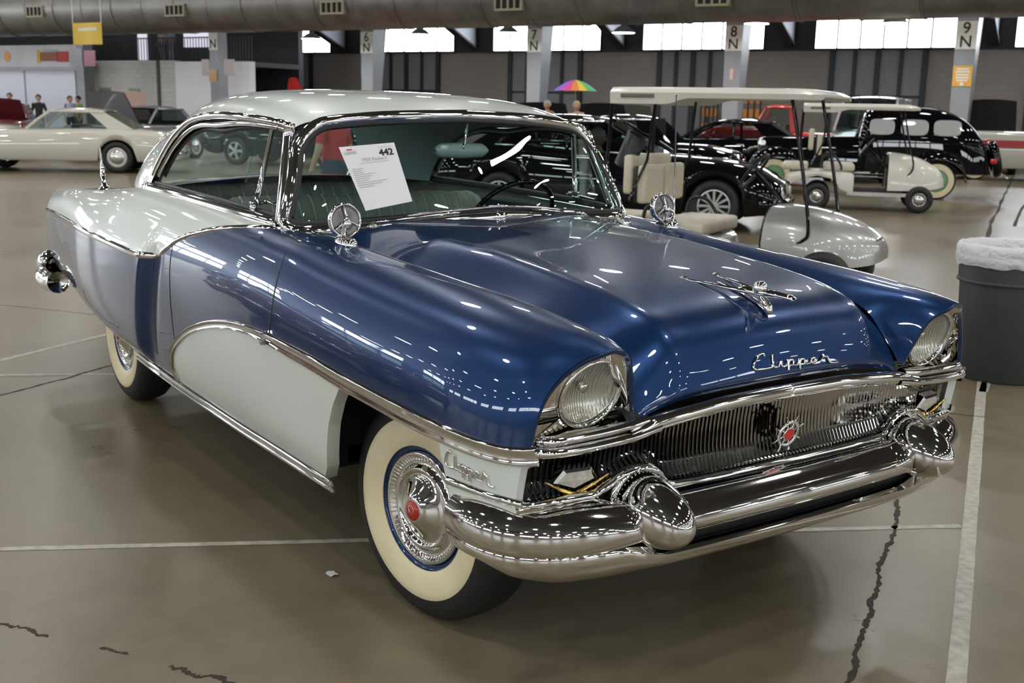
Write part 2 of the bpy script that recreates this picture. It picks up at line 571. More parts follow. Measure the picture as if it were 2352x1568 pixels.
# end walls: tall glazed bays
def end_window(a, sg, b0, b1, n, z0, z1):
    wn[0] += 1
    root = empty('window_%d' % wn[0]); root.matrix_world = HM
    tag(root, 'tall glazed bay of daylit panes in the end wall of the hall', 'window', kind='structure')
    w = (b1 - b0) / n
    aa = sorted((a + sg * .065, a + sg * .075)); ab = sorted((a + sg * .004, a + sg * .13))
    for k in range(n):
        MB().box((aa[0], b0 + k * w + .06, z0), (aa[1], b0 + (k + 1) * w - .06, z1)).obj('pane', M['pane'], root, smooth=False)
        MB().box((ab[0], b0 + k * w - .06, z0 - .05), (ab[1], b0 + k * w + .06, z1 + .05)).obj('mullion', M['frame'], root, smooth=False)


for b in np.arange(-15, 22, 7.2):
    end_window(A_MIN, 1, b, b + 4.6, 3, 2.6, 4.4)
    end_window(A_MIN, 1, b, b + 4.6, 3, 5.2, 7.0)
    end_window(A_MAX, -1, b, b + 4.6, 3, 4.2, 5.6)

# ---- frames: columns, brackets
COLN = {'6': 843, '7': 1226, '8': 1682, '9': 2213}
txt_cache = {}


def text_obj(body, size, mat, parent, name, M4, ext=.002, bold=False, align='CENTER', offset=0.0):
    cu = bpy.data.curves.new(name, 'FONT')
    cu.body = body; cu.size = size; cu.align_x = align; cu.align_y = 'CENTER'; cu.extrude = ext
    cu.offset = offset
    t = bpy.data.objects.new(name, cu); COL.objects.link(t)
    dg = bpy.context.evaluated_depsgraph_get()
    me = bpy.data.meshes.new_from_object(t.evaluated_get(dg))
    bpy.data.objects.remove(t); bpy.data.curves.remove(cu)
    me.transform(M4)
    me.name = name
    me.materials.clear()
    return link(name, me, mat, parent)


def face_m(a, b, z):
    """text plane facing the hall camera side, in hall coordinates"""
    return Matrix(((1, 0, 0, a), (0, 0, -1, b), (0, 1, 0, z), (0, 0, 0, 1)))


for num, px in COLN.items():
    a = px_ab((px, 150), D_COL)[0]
    root = empty('column_%s' % num); root.matrix_world = HM
    tag(root, 'grey tapered steel column marked %s N' % num, 'column', kind='structure')
    mb = MB()
    w = .29
    lo, hi = .26, .40
    v = []
    for z, d, ww in ((0, .35, .24), (5.2, .95, .31), (6.6, 1.1, .31)):
        v += [(a - ww, D_COL, z), (a + ww, D_COL, z), (a + ww, D_COL + d, z), (a - ww, D_COL + d, z)]
    f = [(0, 1, 5, 4), (1, 2, 6, 5), (2, 3, 7, 6), (3, 0, 4, 7), (4, 5, 9, 8), (5, 6, 10, 9), (6, 7, 11, 10), (7, 4, 8, 11)]
    mb.add(v, f)
    mb.obj('shaft', M['colgrey'], root, smooth=False)
    zt, zb = 4.42, 3.62
    MB().box((a - .29, D_COL - .03, zb), (a + .29, D_COL - .012, zt)).obj('number_plate', M['signwhite'], root, smooth=False)
    text_obj(num, .46, M['ink'], root, 'number', face_m(a, D_COL - .036, 4.21), offset=.006)
    text_obj('N', .46, M['ink'], root, 'letter', face_m(a, D_COL - .036, 3.82), offset=.006)
    if num == '9':
        MB().box((a - .27, D_COL - .03, 2.55), (a + .27, D_COL - .012, 3.14)).obj('orange_sign', M['orange'], root, smooth=False)
        mb = MB()
        for k, (z, ww) in enumerate(((3.05, .17), (2.97, .2), (2.88, .18), (2.80, .19), (2.72, .15))):
            mb.box((a - ww, D_COL - .034, z - .025), (a + ww, D_COL - .031, z + .025))
        mb.lathe([(.001, 0), (.055, 0)], 16, Matrix.Translation((a, D_COL - .034, 2.62)) @ Matrix.Rotation(PI / 2, 4, 'Z'))
        mb.obj('sign_lettering', M['signwhite'], root, smooth=False)
    if num == '8':
        MB().box((a - .06, D_COL - .03, 2.7), (a + .05, D_COL - .012, 3.05)).obj('warning_sticker', pmat('pale_pink', (.62, .42, .36), .6), root, smooth=False)

# brackets from wall pilasters
for px in (792, 1092, 1430, 1818, 2282):
    a = px_ab((px, 115), D_WALL)[0]
    root = empty('roof_beam'); root.matrix_world = HM
    tag(root, 'pale sloping roof beam rising from a dark wall pilaster', 'beam', kind='structure')
    MB().box((a - .45, D_WALL - .35, 0.01), (a + .30, D_WALL - .14, 6.2)).obj('pilaster', M['darksteel'], root, smooth=False) if False else None
    zb = 4.15
    # tapered beam in the e2 direction
    mb = MB()
    mb.prism([(a - .12, D_WALL - .14, zb), (a - .12, D_COL + .9, zb + 2.0), (a - .12, D_COL + .9, zb + 3.4), (a - .12, D_WALL - .14, zb + 2.1)], (.24, 0, 0))
    mb.obj('beam', M['beamlight'], root, smooth=False)
    mb = MB()
    mb.prism([(a - .2, D_WALL - .14, zb - .06), (a - .2, D_COL + .9, zb + 1.94), (a - .2, D_COL + .9, zb + 2.02), (a - .2, D_WALL - .14, zb + .02)], (.4, 0, 0))
    mb.obj('flange', M['darksteel'], root, smooth=False)

# ---- ventilation duct
duct = empty('air_duct'); duct.matrix_world = HM
tag(duct, 'large round galvanised ventilation duct running along the hall roof', 'duct')
_, zd = px_ab((1000, 66), D_DUCT)
RD = .95
zd += RD
n = 44
rng = np.arange(A_MIN + 4, A_MAX - 1, 1.55)
for i, a in enumerate(rng):
    pr = [(RD, a + .02), (RD, a + 1.51)] if i % 2 else [(RD * .985, a), (RD * .985, a + 1.55)]
    MB().lathe(pr, n, Matrix.Translation((0, D_DUCT, zd))).obj('duct_section', M['duct'], duct)
    MB().lathe([(RD * .985, a - .03), (RD * 1.012, a - .025), (RD * 1.012, a + .025), (RD * .985, a + .03)], n, Matrix.Translation((0, D_DUCT, zd))).obj('duct_seam', M['duct'], duct)
for px, py in ((85, 27), (407, 24), (768, 18), (1172, 8), (1640, -4)):
    a, z = px_ab((px, py), D_DUCT - RD * .9)
    for nm, mat, lo, hi in (('vent_collar', M['beamlight'], (-.46, -.12, -.19), (.46, .3, .19)),):
        mb = MB()
        for s in ((-.46, -.40), (-.03, .03), (-.24, -.19), (.19, .24), (.40, .46)):
            mb.box((a + s[0], D_DUCT - RD - .06, z - .16), (a + s[1], D_DUCT - RD * .6, z + .16))
        mb.box((a - .46, D_DUCT - RD - .06, z - .21), (a + .46, D_DUCT - RD * .6, z - .15))
        mb.box((a - .46, D_DUCT - RD - .06, z + .15), (a + .46, D_DUCT - RD * .6, z + .21))
        mb.obj('vent_louver', pmat('vent_tan', (.30, .27, .18), .5), duct, smooth=False)
        MB().box((a - .42, D_DUCT - RD - .02, z - .17), (a + .42, D_DUCT - RD + .2, z + .17)).obj('vent_opening', M['ductdark'], duct, smooth=False)

# ---- high-bay lamps
lamp0 = None


def lamp_at(p, r=.30, label=None):
    global lamp0
    if lamp0 is None:
        root = empty('high_bay_lamp')
        tag(root, 'round high-bay lamp hanging under the hall roof', 'lamp', 'high-bay lamps under the roof')
        sh = MB().lathe([(.30, 0), (.29, .05), (.16, .22), (.07, .28), (.07, .5), (.001, .5)], 14, Matrix.Rotation(-PI / 2, 4, 'Y')).obj('reflector', M['lampshade'], root)
        d = MB().lathe([(.001, .012), (.285, .012)], 14, Matrix.Rotation(-PI / 2, 4, 'Y')).obj('diffuser', M['lampglow'], root)
        rod = MB().tube([(0, 0, .5), (0, 0, 1.9)], .015, 5).obj('rod', M['darksteel'], root)
        lamp0 = root
        t = root
    else:
        t = copy_tree(lamp0)
    t.location = tuple(p)
    return t


for ia, a in enumerate(np.arange(-57, 40, 5.4)):
    for ib, b in enumerate(np.arange(-15, 38, 4.9)):
        if b > 32 and a < -8: continue
        lamp_at(hp(a, b, 7.6))
for px, py, b, lab in ((715, 90, 33.5, 'in front of the windows nearest the concession stand'), (965, 80, 33.5, 'between columns 6 N and 7 N'), (1168, 76, 33.5, 'just before column 7 N'), (1432, 76, 33.5, 'above the gap between rainbow umbrella and silver golf cart'), (1738, 55, 33.5, 'beside the far side of column 8 N'), (2055, 54, 33.5, 'above the black vintage sedan')):
    a, z = px_ab((px, py), b)
    t = lamp_at(hp(a, b, z)); t.scale = (1.25, 1.25, .8)
    t['label'] = 'bright hanging lamp ' + lab
    t['group'] = 'lamps in front of the windows'
# ================================================================== THE BLUE AND WHITE HARDTOP
car = empty('classic_car')
tag(car, 'blue and pale grey-white two-tone fifties hardtop with whitewall tyres and chrome bullet bumper', 'car')

# ---- side surface: planar sections at x, control points (w = |y|, z), from rocker to inner edge
ST = [
 (.82, [(.80,.40),(.82,.47),(.83,.60),(.835,.72),(.825,.85),(.78,.945),(.70,.995),(.622,.92),(.562,.735)]),
 (.74, [(.84,.40),(.86,.47),(.868,.60),(.872,.73),(.856,.86),(.795,.963),(.70,1.012),(.613,.955),(.556,.775)]),
 (.66, [(.87,.39),(.895,.46),(.91,.60),(.918,.735),(.893,.875),(.815,.98),(.705,1.024),(.616,.985),(.558,.858)]),
 (.55, [(.89,.38),(.92,.45),(.938,.60),(.948,.735),(.92,.88),(.835,.992),(.71,1.035),(.622,1.012),(.565,.955)]),
 (.40, [(.90,.37),(.935,.45),(.955,.60),(.965,.735),(.938,.89),(.85,1.005),(.72,1.048),(.632,1.034),(.572,.992)]),
 (.00, [(.91,.36),(.945,.45),(.962,.60),(.972,.745),(.950,.905),(.866,1.022),(.735,1.071),(.65,1.058),(.59,1.022)]),
 (-.40,[(.91,.355),(.945,.45),(.966,.60),(.977,.755),(.960,.925),(.882,1.046),(.755,1.096),(.67,1.084),(.61,1.048)]),
 (-.75,[(.905,.352),(.945,.45),(.968,.60),(.980,.77),(.967,.945),(.905,1.066),(.80,1.118),(.715,1.118),(.65,1.098)]),
 (-1.05,[(.905,.352),(.945,.45),(.970,.60),(.981,.78),(.972,.95),(.925,1.062),(.86,1.115),(.815,1.130),(.785,1.134)]),
 (-1.50,[(.905,.36),(.945,.45),(.970,.60),(.981,.78),(.973,.94),(.935,1.055),(.875,1.118),(.825,1.143),(.795,1.150)]),
 (-2.00,[(.905,.37),(.945,.46),(.970,.60),(.980,.78),(.973,.93),(.94,1.05),(.885,1.122),(.830,1.155),(.795,1.160)]),
 (-2.50,[(.90,.40),(.945,.48),(.972,.61),(.980,.78),(.970,.92),(.943,1.04),(.89,1.122),(.825,1.160),(.785,1.166)]),
 (-3.10,[(.89,.455),(.935,.52),(.962,.63),(.966,.78),(.955,.91),(.928,1.02),(.865,1.098),(.775,1.122),(.66,1.135)]),
 (-3.70,[(.85,.50),(.895,.55),(.922,.65),(.927,.78),(.917,.90),(.893,1.00),(.84,1.075),(.755,1.075),(.62,1.07)]),
 (-4.15,[(.80,.53),(.85,.57),(.876,.66),(.882,.78),(.875,.89),(.855,.975),(.805,1.045),(.73,1.035),(.59,1.01)]),
 (-4.42,[(.77,.55),(.82,.59),(.845,.67),(.852,.78),(.846,.88),(.825,.955),(.78,1.025),(.71,1.005),(.57,.96)]),
]
ST.sort(key=lambda s: s[0])
SX = np.array([s[0] for s in ST]); SP = np.array([s[1] for s in ST], float)
KW = [pchip(SX, SP[:, k, 0]) for k in range(9)]
KZ = [pchip(SX, SP[:, k, 1]) for k in range(9)]


def nat_basis(n=9):
    """matrix giving second derivatives of the natural spline on uniform knots"""
    A = np.zeros((n, n)); B = np.zeros((n, n))
    A[0, 0] = A[-1, -1] = 1
    for i in range(1, n - 1):
        A[i, i - 1], A[i, i], A[i, i + 1] = 1, 4, 1
        B[i, i - 1], B[i, i], B[i, i + 1] = 6, -12, 6
    return np.linalg.solve(A, B)


NB = nat_basis()


def spl(c, v):
    """c: (9, ...) control values, v same trailing shape"""
    m = np.tensordot(NB, c, axes=(1, 0))
    i = np.clip(np.floor(v).astype(int), 0, 7)
    t = v - i
    g = lambda q, k: np.take_along_axis(q, k[None], 0)[0]
    c0, c1, m0, m1 = g(c, i), g(c, i + 1), g(m, i), g(m, i + 1)
    return (1 - t) * c0 + t * c1 + ((1 - t) ** 3 - (1 - t)) * m0 / 6 + (t ** 3 - t) * m1 / 6


def side(x, v):
    """near-side body surface (y negative)"""
    x = np.asarray(x, float); v = np.asarray(v, float)
    x, v = np.broadcast_arrays(x, v)
    sh = x.shape
    xf, vf = x.ravel(), np.clip(v.ravel(), 0, 8)
    w = spl(np.array([k(xf) for k in KW]), vf)
    z = spl(np.array([k(xf) for k in KZ]), vf)
    xc = -1.93 - .16 * np.clip((.93 - z) / .42, -.3, 1.1)       # rear fender bulge with its upright leading edge
    bul = .034 * sstep(0, 1, (xc + .02 - xf) / .10) * (1 - sstep(-2.7, -3.5, -xf * -1.0) * 0) * (1 - sstep(.90, 1.06, z)) * sstep(.36, .5, z)
    bul = bul * (1 - sstep(2.6, 3.9, -xf))
    dent = -.012 * np.exp(-((xf - xc - .03) / .06) ** 2) * (1 - sstep(.88, 1.0, z)) * sstep(.40, .5, z)
    w = w + bul + dent
    return np.stack([xf, -w, z], 1).reshape(sh + (3,))


def side_n(x, v):
    e = 1e-3
    a = side(x + e, v) - side(x - e, v); b = side(x, np.minimum(v + e * 5, 8)) - side(x, np.maximum(v - e * 5, 0))
    n = np.cross(b, a); n /= np.linalg.norm(n, axis=-1, keepdims=True) + 1e-12
    s = np.sign(n[..., 1:2]); s[s == 0] = 1
    n = np.where((n[..., 1:2] > .2), -n, n)
    n = np.where((np.abs(n[..., 1:2]) <= .2) & (n[..., 2:3] < 0), -n, n)
    return n


_gx, _gv = np.meshgrid(np.linspace(-4.42, .82, 160), np.linspace(.2, 7.9, 90), indexing='ij')
_gp = proj(side(_gx, _gv).reshape(-1, 3))


def onbody(px, hint=None):
    """(x, v) of the body point seen at a pixel"""
    d = ((_gp - px) ** 2).sum(1)
    if hint is not None: d = d + 4e4 * (_gx.ravel() - hint) ** 2
    k = d.argmin(); q = np.array([_gx.ravel()[k], _gv.ravel()[k]])
    for _ in range(12):
        f = proj(side(*q))[0] - px
        J = np.stack([(proj(side(q[0] + 1e-4, q[1]))[0] - proj(side(*q))[0]) / 1e-4, (proj(side(q[0], q[1] + 1e-4))[0] - proj(side(*q))[0]) / 1e-4], 1)
        try: s = np.linalg.solve(J, f)
        except np.linalg.LinAlgError: break
        n = np.abs(s).max()
        q = q - s * min(1, .2 / (n + 1e-9))
        q[1] = min(max(q[1], 0), 8)
    return q


def v_at_z(x, z):
    vs = np.linspace(0, 6.2, 200)
    zz = side(np.full_like(vs, x), vs)[:, 2]
    return float(np.interp(z, zz, vs))


# ---- curves on the body, read off the photograph
SWEEP_PX = [(396, 838), (397, 806), (408, 786), (425, 767), (452, 752), (490, 744), (535, 747), (572, 758), (612, 776), (700, 825), (800, 884), (900, 938), (1000, 988), (1090, 1026), (1150, 1044), (1195, 1050)]
SW = np.array([onbody(p) for p in SWEEP_PX])
SW = SW[np.argsort(SW[:, 0])]
_swx = SW[:, 0].copy(); _swx[0] = min(_swx[0], _swx[1] - .01)
v_end = v_at_z(.735, .738)
SWX = np.r_[_swx, .735] if _swx[-1] < .73 else _swx
SWV = np.r_[SW[:, 1], v_end] if _swx[-1] < .73 else SW[:, 1]
sweep_v = pchip(SWX, SWV)
X_SW0 = SWX[0]
BELT_REAR = [(-4.42, .905), (-4.0, .917), (-3.2, .922), (-2.5, .920), (-2.1, .917), (-1.93, .922)]
BELT_PX = [(388, 566), (404, 553), (430, 541), (465, 531), (500, 525), (545, 521), (600, 521), (640, 523)]
BF = np.array([onbody(p) for p in BELT_PX])
BX = np.r_[[b[0] for b in BELT_REAR], BF[:, 0], -.70]
BV = np.r_[[v_at_z(*b) for b in BELT_REAR], BF[:, 1], 8.0]
o_ = np.argsort(BX); BX, BV = BX[o_], np.maximum.accumulate(np.where(BX[o_] > -1.94, BV[o_], 0)) + np.where(BX[o_] > -1.94, 0, BV[o_])
belt_v = pchip(BX, BV)
XA = -.70            # where the blue reaches the cowl


def dense(a, b, extra=(), n=60):
    xs = set(np.linspace(a, b, n)) | {e for e in extra if a < e < b}
    return np.array(sorted(xs))


def patch(xs, vlo, vhi, m):
    X = np.repeat(xs[:, None], m, 1)
    t = np.linspace(0, 1, m)[None]
    V = vlo[:, None] * (1 - t) + vhi[:, None] * t
    return side(X, V)


def x_front(v):
    """front rim of the fender (headlight opening) as x over v"""
    return pchip([0, 2.6, 3.2, 4, 5, 5.7, 6.3, 7, 8], [.68, .698, .710, .722, .756, .792, .797, .760, .716])(v)


def blue_panel():
    mb = MB()
    m = 56
    # tail to sweep
    xs = dense(-4.42, X_SW0, np.linspace(-2.3, -1.85, 30), 110)
    mb.grid(patch(xs, np.zeros(len(xs)), belt_v(xs), m))
    # sweep start to cowl
    xs = np.r_[X_SW0, X_SW0 + (XA - X_SW0) * np.linspace(0.003, 1, 90) ** 1.5]
    mb.grid(patch(xs, sweep_v(xs), belt_v(xs), m))
    # cowl to headlight rim (rim follows x_front)
    P = []
    s = np.linspace(0, 1, 120)
    vt = np.linspace(0, 1, m + 10)
    vend = sweep_v(.70) + (8 - sweep_v(.70)) * vt
    xe = x_front(vend)
    for q in s:
        x = XA + (xe - XA) * q
        lo = sweep_v(np.minimum(x, .735)); hi = 8.0
        P.append(side(x, lo + (hi - lo) * vt))
    mb.grid(np.array(P))
    return mb


o = blue_panel().obj('body_panel', M['blue'], car, sharp=60)
tag(o, 'blue painted side panel and fender')
mirror_obj(o)


def white_upper():
    mb = MB()
    xs = dense(-4.42, XA - .02, np.r_[np.linspace(-1.95, -1.9, 12), np.linspace(-2.3, -1.85, 20)], 120)
    mb.grid(patch(xs, belt_v(xs), np.full(len(xs), 8.0), 40))
    return mb


o = white_upper().obj('upper_quarter_panel', M['white'], car, sharp=60)
mirror_obj(o)

ARCH_R = [(752, 1112), (748, 1060), (748, 1015), (752, 965), (764, 925), (786, 893)]


def white_lower():
    mb = MB()
    A = np.array([onbody(p, -.3) for p in ARCH_R])       # arch edge, bottom to top
    t = np.linspace(0, 1, 40)
    top_x = A[-1, 0]
    k = np.r_[0, np.cumsum(np.linalg.norm(np.diff(side(A[:, 0], A[:, 1]), axis=0), axis=1))]; k /= k[-1]
    ex = np.interp(t, k, A[:, 0])
    s = np.linspace(0, 1, 110) ** 1.0
    P = []
    for q in s:
        x = X_SW0 + .002 + (ex - X_SW0 - .002) * q
        vhi = sweep_v(X_SW0 + .002 + (top_x - X_SW0 - .002) * q)
        # the bottom row keeps v=0 so rows follow the sweep curve
        P.append(side(x, t * vhi))
    mb.grid(np.array(P))
    # inward return of the arch edge
    E = np.array(P)[-1]
    mb.grid(np.stack([E, E + [-.012, .05, 0]], 0))
    return mb


o = white_lower().obj('lower_door_panel', M['white'], car, sharp=60)
tag(o, 'pale panel below the sweeping side trim')
mirror_obj(o)


def white_front():
    mb = MB()
    vlo = v_at_z(.6, .50)
    t = np.linspace(0, 1, 24)
    lo, hi = v_at_z(.55, .50), sweep_v(.5)
    ex0 = .405 + .05 * (1 - t) ** 1.3
    ex1 = np.interp(t, [0, .45, 1], [.672, .676, .698])
    P = []
    for q in np.linspace(0, 1, 40):
        x = ex0 + (ex1 - ex0) * q
        P.append(side(x, vlo + (sweep_v(np.minimum(x, .73)) - vlo) * t))
    P = np.array(P)
    mb.grid(P)
    mb.grid(np.stack([P[-1], P[-1] + [-.01, .03, 0]], 0))
    mb.grid(np.stack([P[0], P[0] + [.008, .05, 0]], 0))
    return mb


o = white_front().obj('lower_front_panel', M['white'], car, sharp=60)
tag(o, 'pale panel between front wheel and grille')
mirror_obj(o)


# ---- chrome strips along body curves
def strip(P, N, width, height, mb=None, prof=None, taper=0):
    """half-round moulding laid on a surface path"""
    P = np.asarray(P, float); N = np.asarray(N, float)
    k = len(P)
    T = np.gradient(P, axis=0); T /= np.linalg.norm(T, axis=1, keepdims=True) + 1e-12
    A = np.cross(N, T); A /= np.linalg.norm(A, axis=1, keepdims=True) + 1e-12
    if prof is None:
        an = np.linspace(0, PI, 9)
        prof = [(-math.cos(a), math.sin(a)) for a in an]
    wv = np.broadcast_to(width, (k,)).copy(); hv = np.broadcast_to(height, (k,)).copy()
    if taper:
        f = np.minimum(1, np.minimum(np.arange(k), np.arange(k)[::-1]) / taper + .12); wv *= f; hv *= f
    rows = [P + A * (a * wv / 2)[:, None] + N * (b * hv - .004)[:, None] for a, b in [(p[0], p[1]) for p in prof]]
    mb = mb or MB()
    G = np.stack(rows, 1)
    b0 = len(mb.v)
    mb.grid(G)
    m = len(prof)
    mb.f.append(tuple(b0 + j for j in range(m))); mb.f.append(tuple(b0 + (k - 1) * m + j for j in range(m))[::-1])
    return mb


xs = np.r_[X_SW0, X_SW0 + (.728 - X_SW0) * np.linspace(.002, 1, 160) ** 1.4]
P = side(xs, sweep_v(xs)); N = side_n(xs, sweep_v(xs))
low = side(np.array([X_SW0 - .004] * 4), np.linspace(.35, sweep_v(X_SW0) - .05, 4)); lowN = side_n(np.array([X_SW0] * 4), np.linspace(.35, sweep_v(X_SW0) - .05, 4))
P = np.vstack([low, P]); N = np.vstack([lowN, N])
wdt = np.interp(P[:, 0], [-1.78, -1.4, -.8, -.5, .2, .72], [.028, .03, .036, .050, .056, .05])
SWPROF = [(-1, 0), (-.95, .55), (-.8, .8), (-.5, .55), (0, .5), (.45, .7), (.7, 1), (.9, .9), (1, 0)]
o = strip(P, N, wdt, .016, prof=SWPROF).obj('side_sweep_trim', M['chrome'], car, sharp=80)
mirror_obj(o)
# joint pin where door and fender mouldings meet
q = onbody((611, 777)); c = side(*q); n = side_n(np.array([q[0]]), np.array([q[1]]))[0]
mb = MB(); mb.prism([c + n * .004 + np.array([-.012, 0, -.02]), c + n * .004 + np.array([.012, 0, -.02]), c + n * .004 + np.array([.004, 0, .028])], n * .016)
o = mb.obj('trim_pin', M['chrome'], car, smooth=False); mirror_obj(o)

xs = np.linspace(-4.42, -1.925, 90)
P = side(xs, belt_v(xs)); N = side_n(xs, belt_v(xs))
o = strip(P, N, .032, .014).obj('quarter_belt_trim', M['chrome'], car, sharp=80); mirror_obj(o)
xs = np.linspace(-1.935, XA - .01, 90)
P = side(xs, belt_v(xs)); N = side_n(xs, belt_v(xs))
o = strip(P, N, .026, .012).obj('door_belt_trim', M['chrome'], car, sharp=80); mirror_obj(o)
# rocker moulding
xs = np.linspace(-2.42, -.33, 40)
P = side(xs, np.full_like(xs, .12)); N = side_n(xs, np.full_like(xs, .12))
P = P + np.array([0, -.006, -.004])
mb = strip(P, N, .026, .012)
strip(P + np.array([0, .004, -.022]), N, .016, .012, mb)
o = mb.obj('rocker_trim', M['chrome'], car, sharp=80); mirror_obj(o)
# lower strip ahead of the front wheel
xs = np.linspace(.435, .692, 30); vv = v_at_z(.55, .605)
P = side(xs, np.full_like(xs, vv)); N = side_n(xs, np.full_like(xs, vv))
o = strip(P, N, .026, .013).obj('front_lower_trim', M['chrome'], car, sharp=80); mirror_obj(o)


# ---- panel gaps (thin dark seams)
def seam(pts_xv, name='door_seam', w=.009):
    q = np.array(pts_xv); P = side(q[:, 0], q[:, 1]); N = side_n(q[:, 0], q[:, 1])
    P = resample(catmull(P, 6), 60); Nn = resample(catmull(N, 6), 60)
    o = strip(P, Nn, w, .0062).obj(name, M['seal'], car)
    mirror_obj(o)


seam([onbody(p) for p in [(668, 545), (652, 590), (637, 640), (627, 690), (621, 740), (618, 775)]])
seam([onbody(p) for p in [(192, 664), (200, 690), (222, 715), (250, 738), (272, 752), (283, 790)]][:5], 'skirt_seam')
seam([(-1.70, t) for t in np.linspace(sweep_v(-1.70) + .1, belt_v(-1.70) - .1, 8)])

# ---- hood: loft along s, across u
HS = [0, .08, .2, .35, .5, .62, .72, .80, .87, .92, .96, 1.0]
HC = [(-.80, 1.158), (-.55, 1.150), (-.25, 1.134), (.05, 1.108), (.32, 1.080), (.50, 1.053), (.60, 1.024), (.66, .985), (.70, .930), (.720, .874), (.726, .842), (.715, .822)]
HE = [(-.74, 1.090), (-.5, 1.066), (-.22, 1.036), (.05, 1.014), (.28, 1.000), (.43, .982), (.53, .955), (.60, .915), (.652, .866), (.684, .828), (.704, .799), (.71, .782)]
HWD = [.648, .62, .60, .588, .580, .572, .568, .563, .558, .552, .545, .535]
hcx, hcz = pchip(HS, [p[0] for p in HC]), pchip(HS, [p[1] for p in HC])
hex_, hez = pchip(HS, [p[0] for p in HE]), pchip(HS, [p[1] for p in HE])
hw = pchip(HS, [w - .005 for w in HWD])


def hood(s, u):
    a = np.abs(u)
    k = sstep(0, .45, s) * .6 + .4
    blend = 1 - (1 - a ** 2.4) ** 1.0
    edge = sstep(.70, 1.0, a)
    g = .62 * a ** 2 * .55 + (1 - .62 * .55) * a ** 6 * .55 + (1 - .62 * .55) * .45 * edge
    x = hcx(s) * (1 - g) + hex_(s) * g
    z = hcz(s) * (1 - g) + hez(s) * g
    ridge = .010 * np.exp(-((a - .72) / .10) ** 2) * sstep(.02, .3, s) * (1 - sstep(.86, .98, s))
    return np.stack(np.broadcast_arrays(x, u * hw(s), z + ridge), -1)


S_, U_ = np.meshgrid(np.linspace(0, 1, 130), np.linspace(-1, 1, 81), indexing='ij')
o = MB().grid(hood(S_, U_), flip=True).obj('hood', M['blue'], car)
tag(o, 'blue bonnet with raised centre')
# dark gap channel under the hood edge
s = np.linspace(0, 1, 80)
for sg in (-1, 1):
    e = hood(s, np.full_like(s, sg * 1.0))
    MB().grid(np.stack([e + [0, -sg * .004, -.004], e + [0, sg * .003, -.022], e + [0, sg * .03, -.028]], 0)).obj('hood_gap', M['seal'], car)

mb = MB()
s = np.linspace(-1, 1, 60)
for z0, z1 in ((0, -.05),):
    e = hood(np.ones_like(s), s)
    mb.grid(np.stack([e, e + [-.02, 0, -.01], e + [-.06, 0, z1]], 0))
mb.obj('hood_lip', M['seal'], car)


def onhood(px):
    g = hood(S_, U_); d = ((proj(g.reshape(-1, 3)) - px) ** 2).sum(1); k = d.argmin()
    q = np.array([S_.ravel()[k], U_.ravel()[k]])
    f = lambda q: proj(hood(np.array(q[0]), np.array(q[1])))[0]
    for _ in range(12):
        J = np.stack([(f(q + [1e-4, 0]) - f(q)) / 1e-4, (f(q + [0, 1e-4]) - f(q)) / 1e-4], 1)
        st = np.linalg.solve(J, f(q) - px)
        q = q - st * min(1, .1 / (np.abs(st).max() + 1e-9)); q[0] = np.clip(q[0], 0, 1)
    return q


def hood_n(s, u):
    e = 1e-3
    n = np.cross(hood(s + e, u) - hood(s - e, u), hood(s, u + e) - hood(s, u - e))
    n /= np.linalg.norm(n, axis=-1, keepdims=True)
    return np.where(n[..., 2:3] + n[..., 0:1] < 0, -n, n)
# ================================================================== GREENHOUSE
_ly = [0, .24, .40, .575, .70, .76, .79, .80]
lx = pchip(_ly, [-.745, -.805, -.850, -.880, -.895, -.915, -.945, -.965])
lz = pchip(_ly, [1.162, 1.148, 1.134, 1.124, 1.120, 1.120, 1.121, 1.122])
_uy = [0, .3, .5, .60, .66, .68]
ux = pchip(_uy, [-1.005, -1.02, -1.05, -1.07, -1.09, -1.10])
uz = pchip(_uy, [1.538, 1.530, 1.514, 1.500, 1.482, 1.470])


def ws(u, t):
    u = np.asarray(u, float); t = np.asarray(t, float)
    a = np.abs(u)
    L = np.stack(np.broadcast_arrays(lx(a * .80), .80 * u, lz(a * .80)), -1)
    U = np.stack(np.broadcast_arrays(ux(a * .68), .68 * u, uz(a * .68)), -1)
    P = L * (1 - t[..., None]) + U * t[..., None]
    P[..., 0] += .03 * 4 * t * (1 - t)
    return P


def ws_loop(m=26, r=.16, rt=.30):
    """rounded loop in (u,t)"""
    pts = []
    rx_b, ry_b, rx_t, ry_t = .05, .10, .16, .26
    for cx, cy, rx, ry, a0 in ((1 - rx_b, ry_b, rx_b, ry_b, -90), (1 - rx_t, 1 - ry_t, rx_t, ry_t, 0), (-1 + rx_t, 1 - ry_t, rx_t, ry_t, 90), (-1 + rx_b, ry_b, rx_b, ry_b, 180)):
        for k in range(9):
            a = math.radians(a0 + 90 * k / 8)
            pts.append((cx + rx * math.cos(a), cy + ry * math.sin(a)))
    P = np.array(pts + pts[:1])
    out = []
    for i in range(len(P) - 1):
        d = np.linalg.norm((P[i + 1] - P[i]) * [.8, .42])
        for k in range(max(1, int(d / .02))): out.append(P[i] + (P[i + 1] - P[i]) * k / max(1, int(d / .02)))
    return np.array(out)


def ws_n(u, t):
    e = 1e-3
    n = np.cross(ws(u + e, t) - ws(u - e, t), ws(u, t + e) - ws(u, t - e))
    n /= np.linalg.norm(n, axis=-1, keepdims=True) + 1e-12
    return np.where(n[..., 0:1] < 0, -n, n)


lp = ws_loop()
LPP = ws(lp[:, 0], lp[:, 1]); LPN = ws_n(lp[:, 0], lp[:, 1])


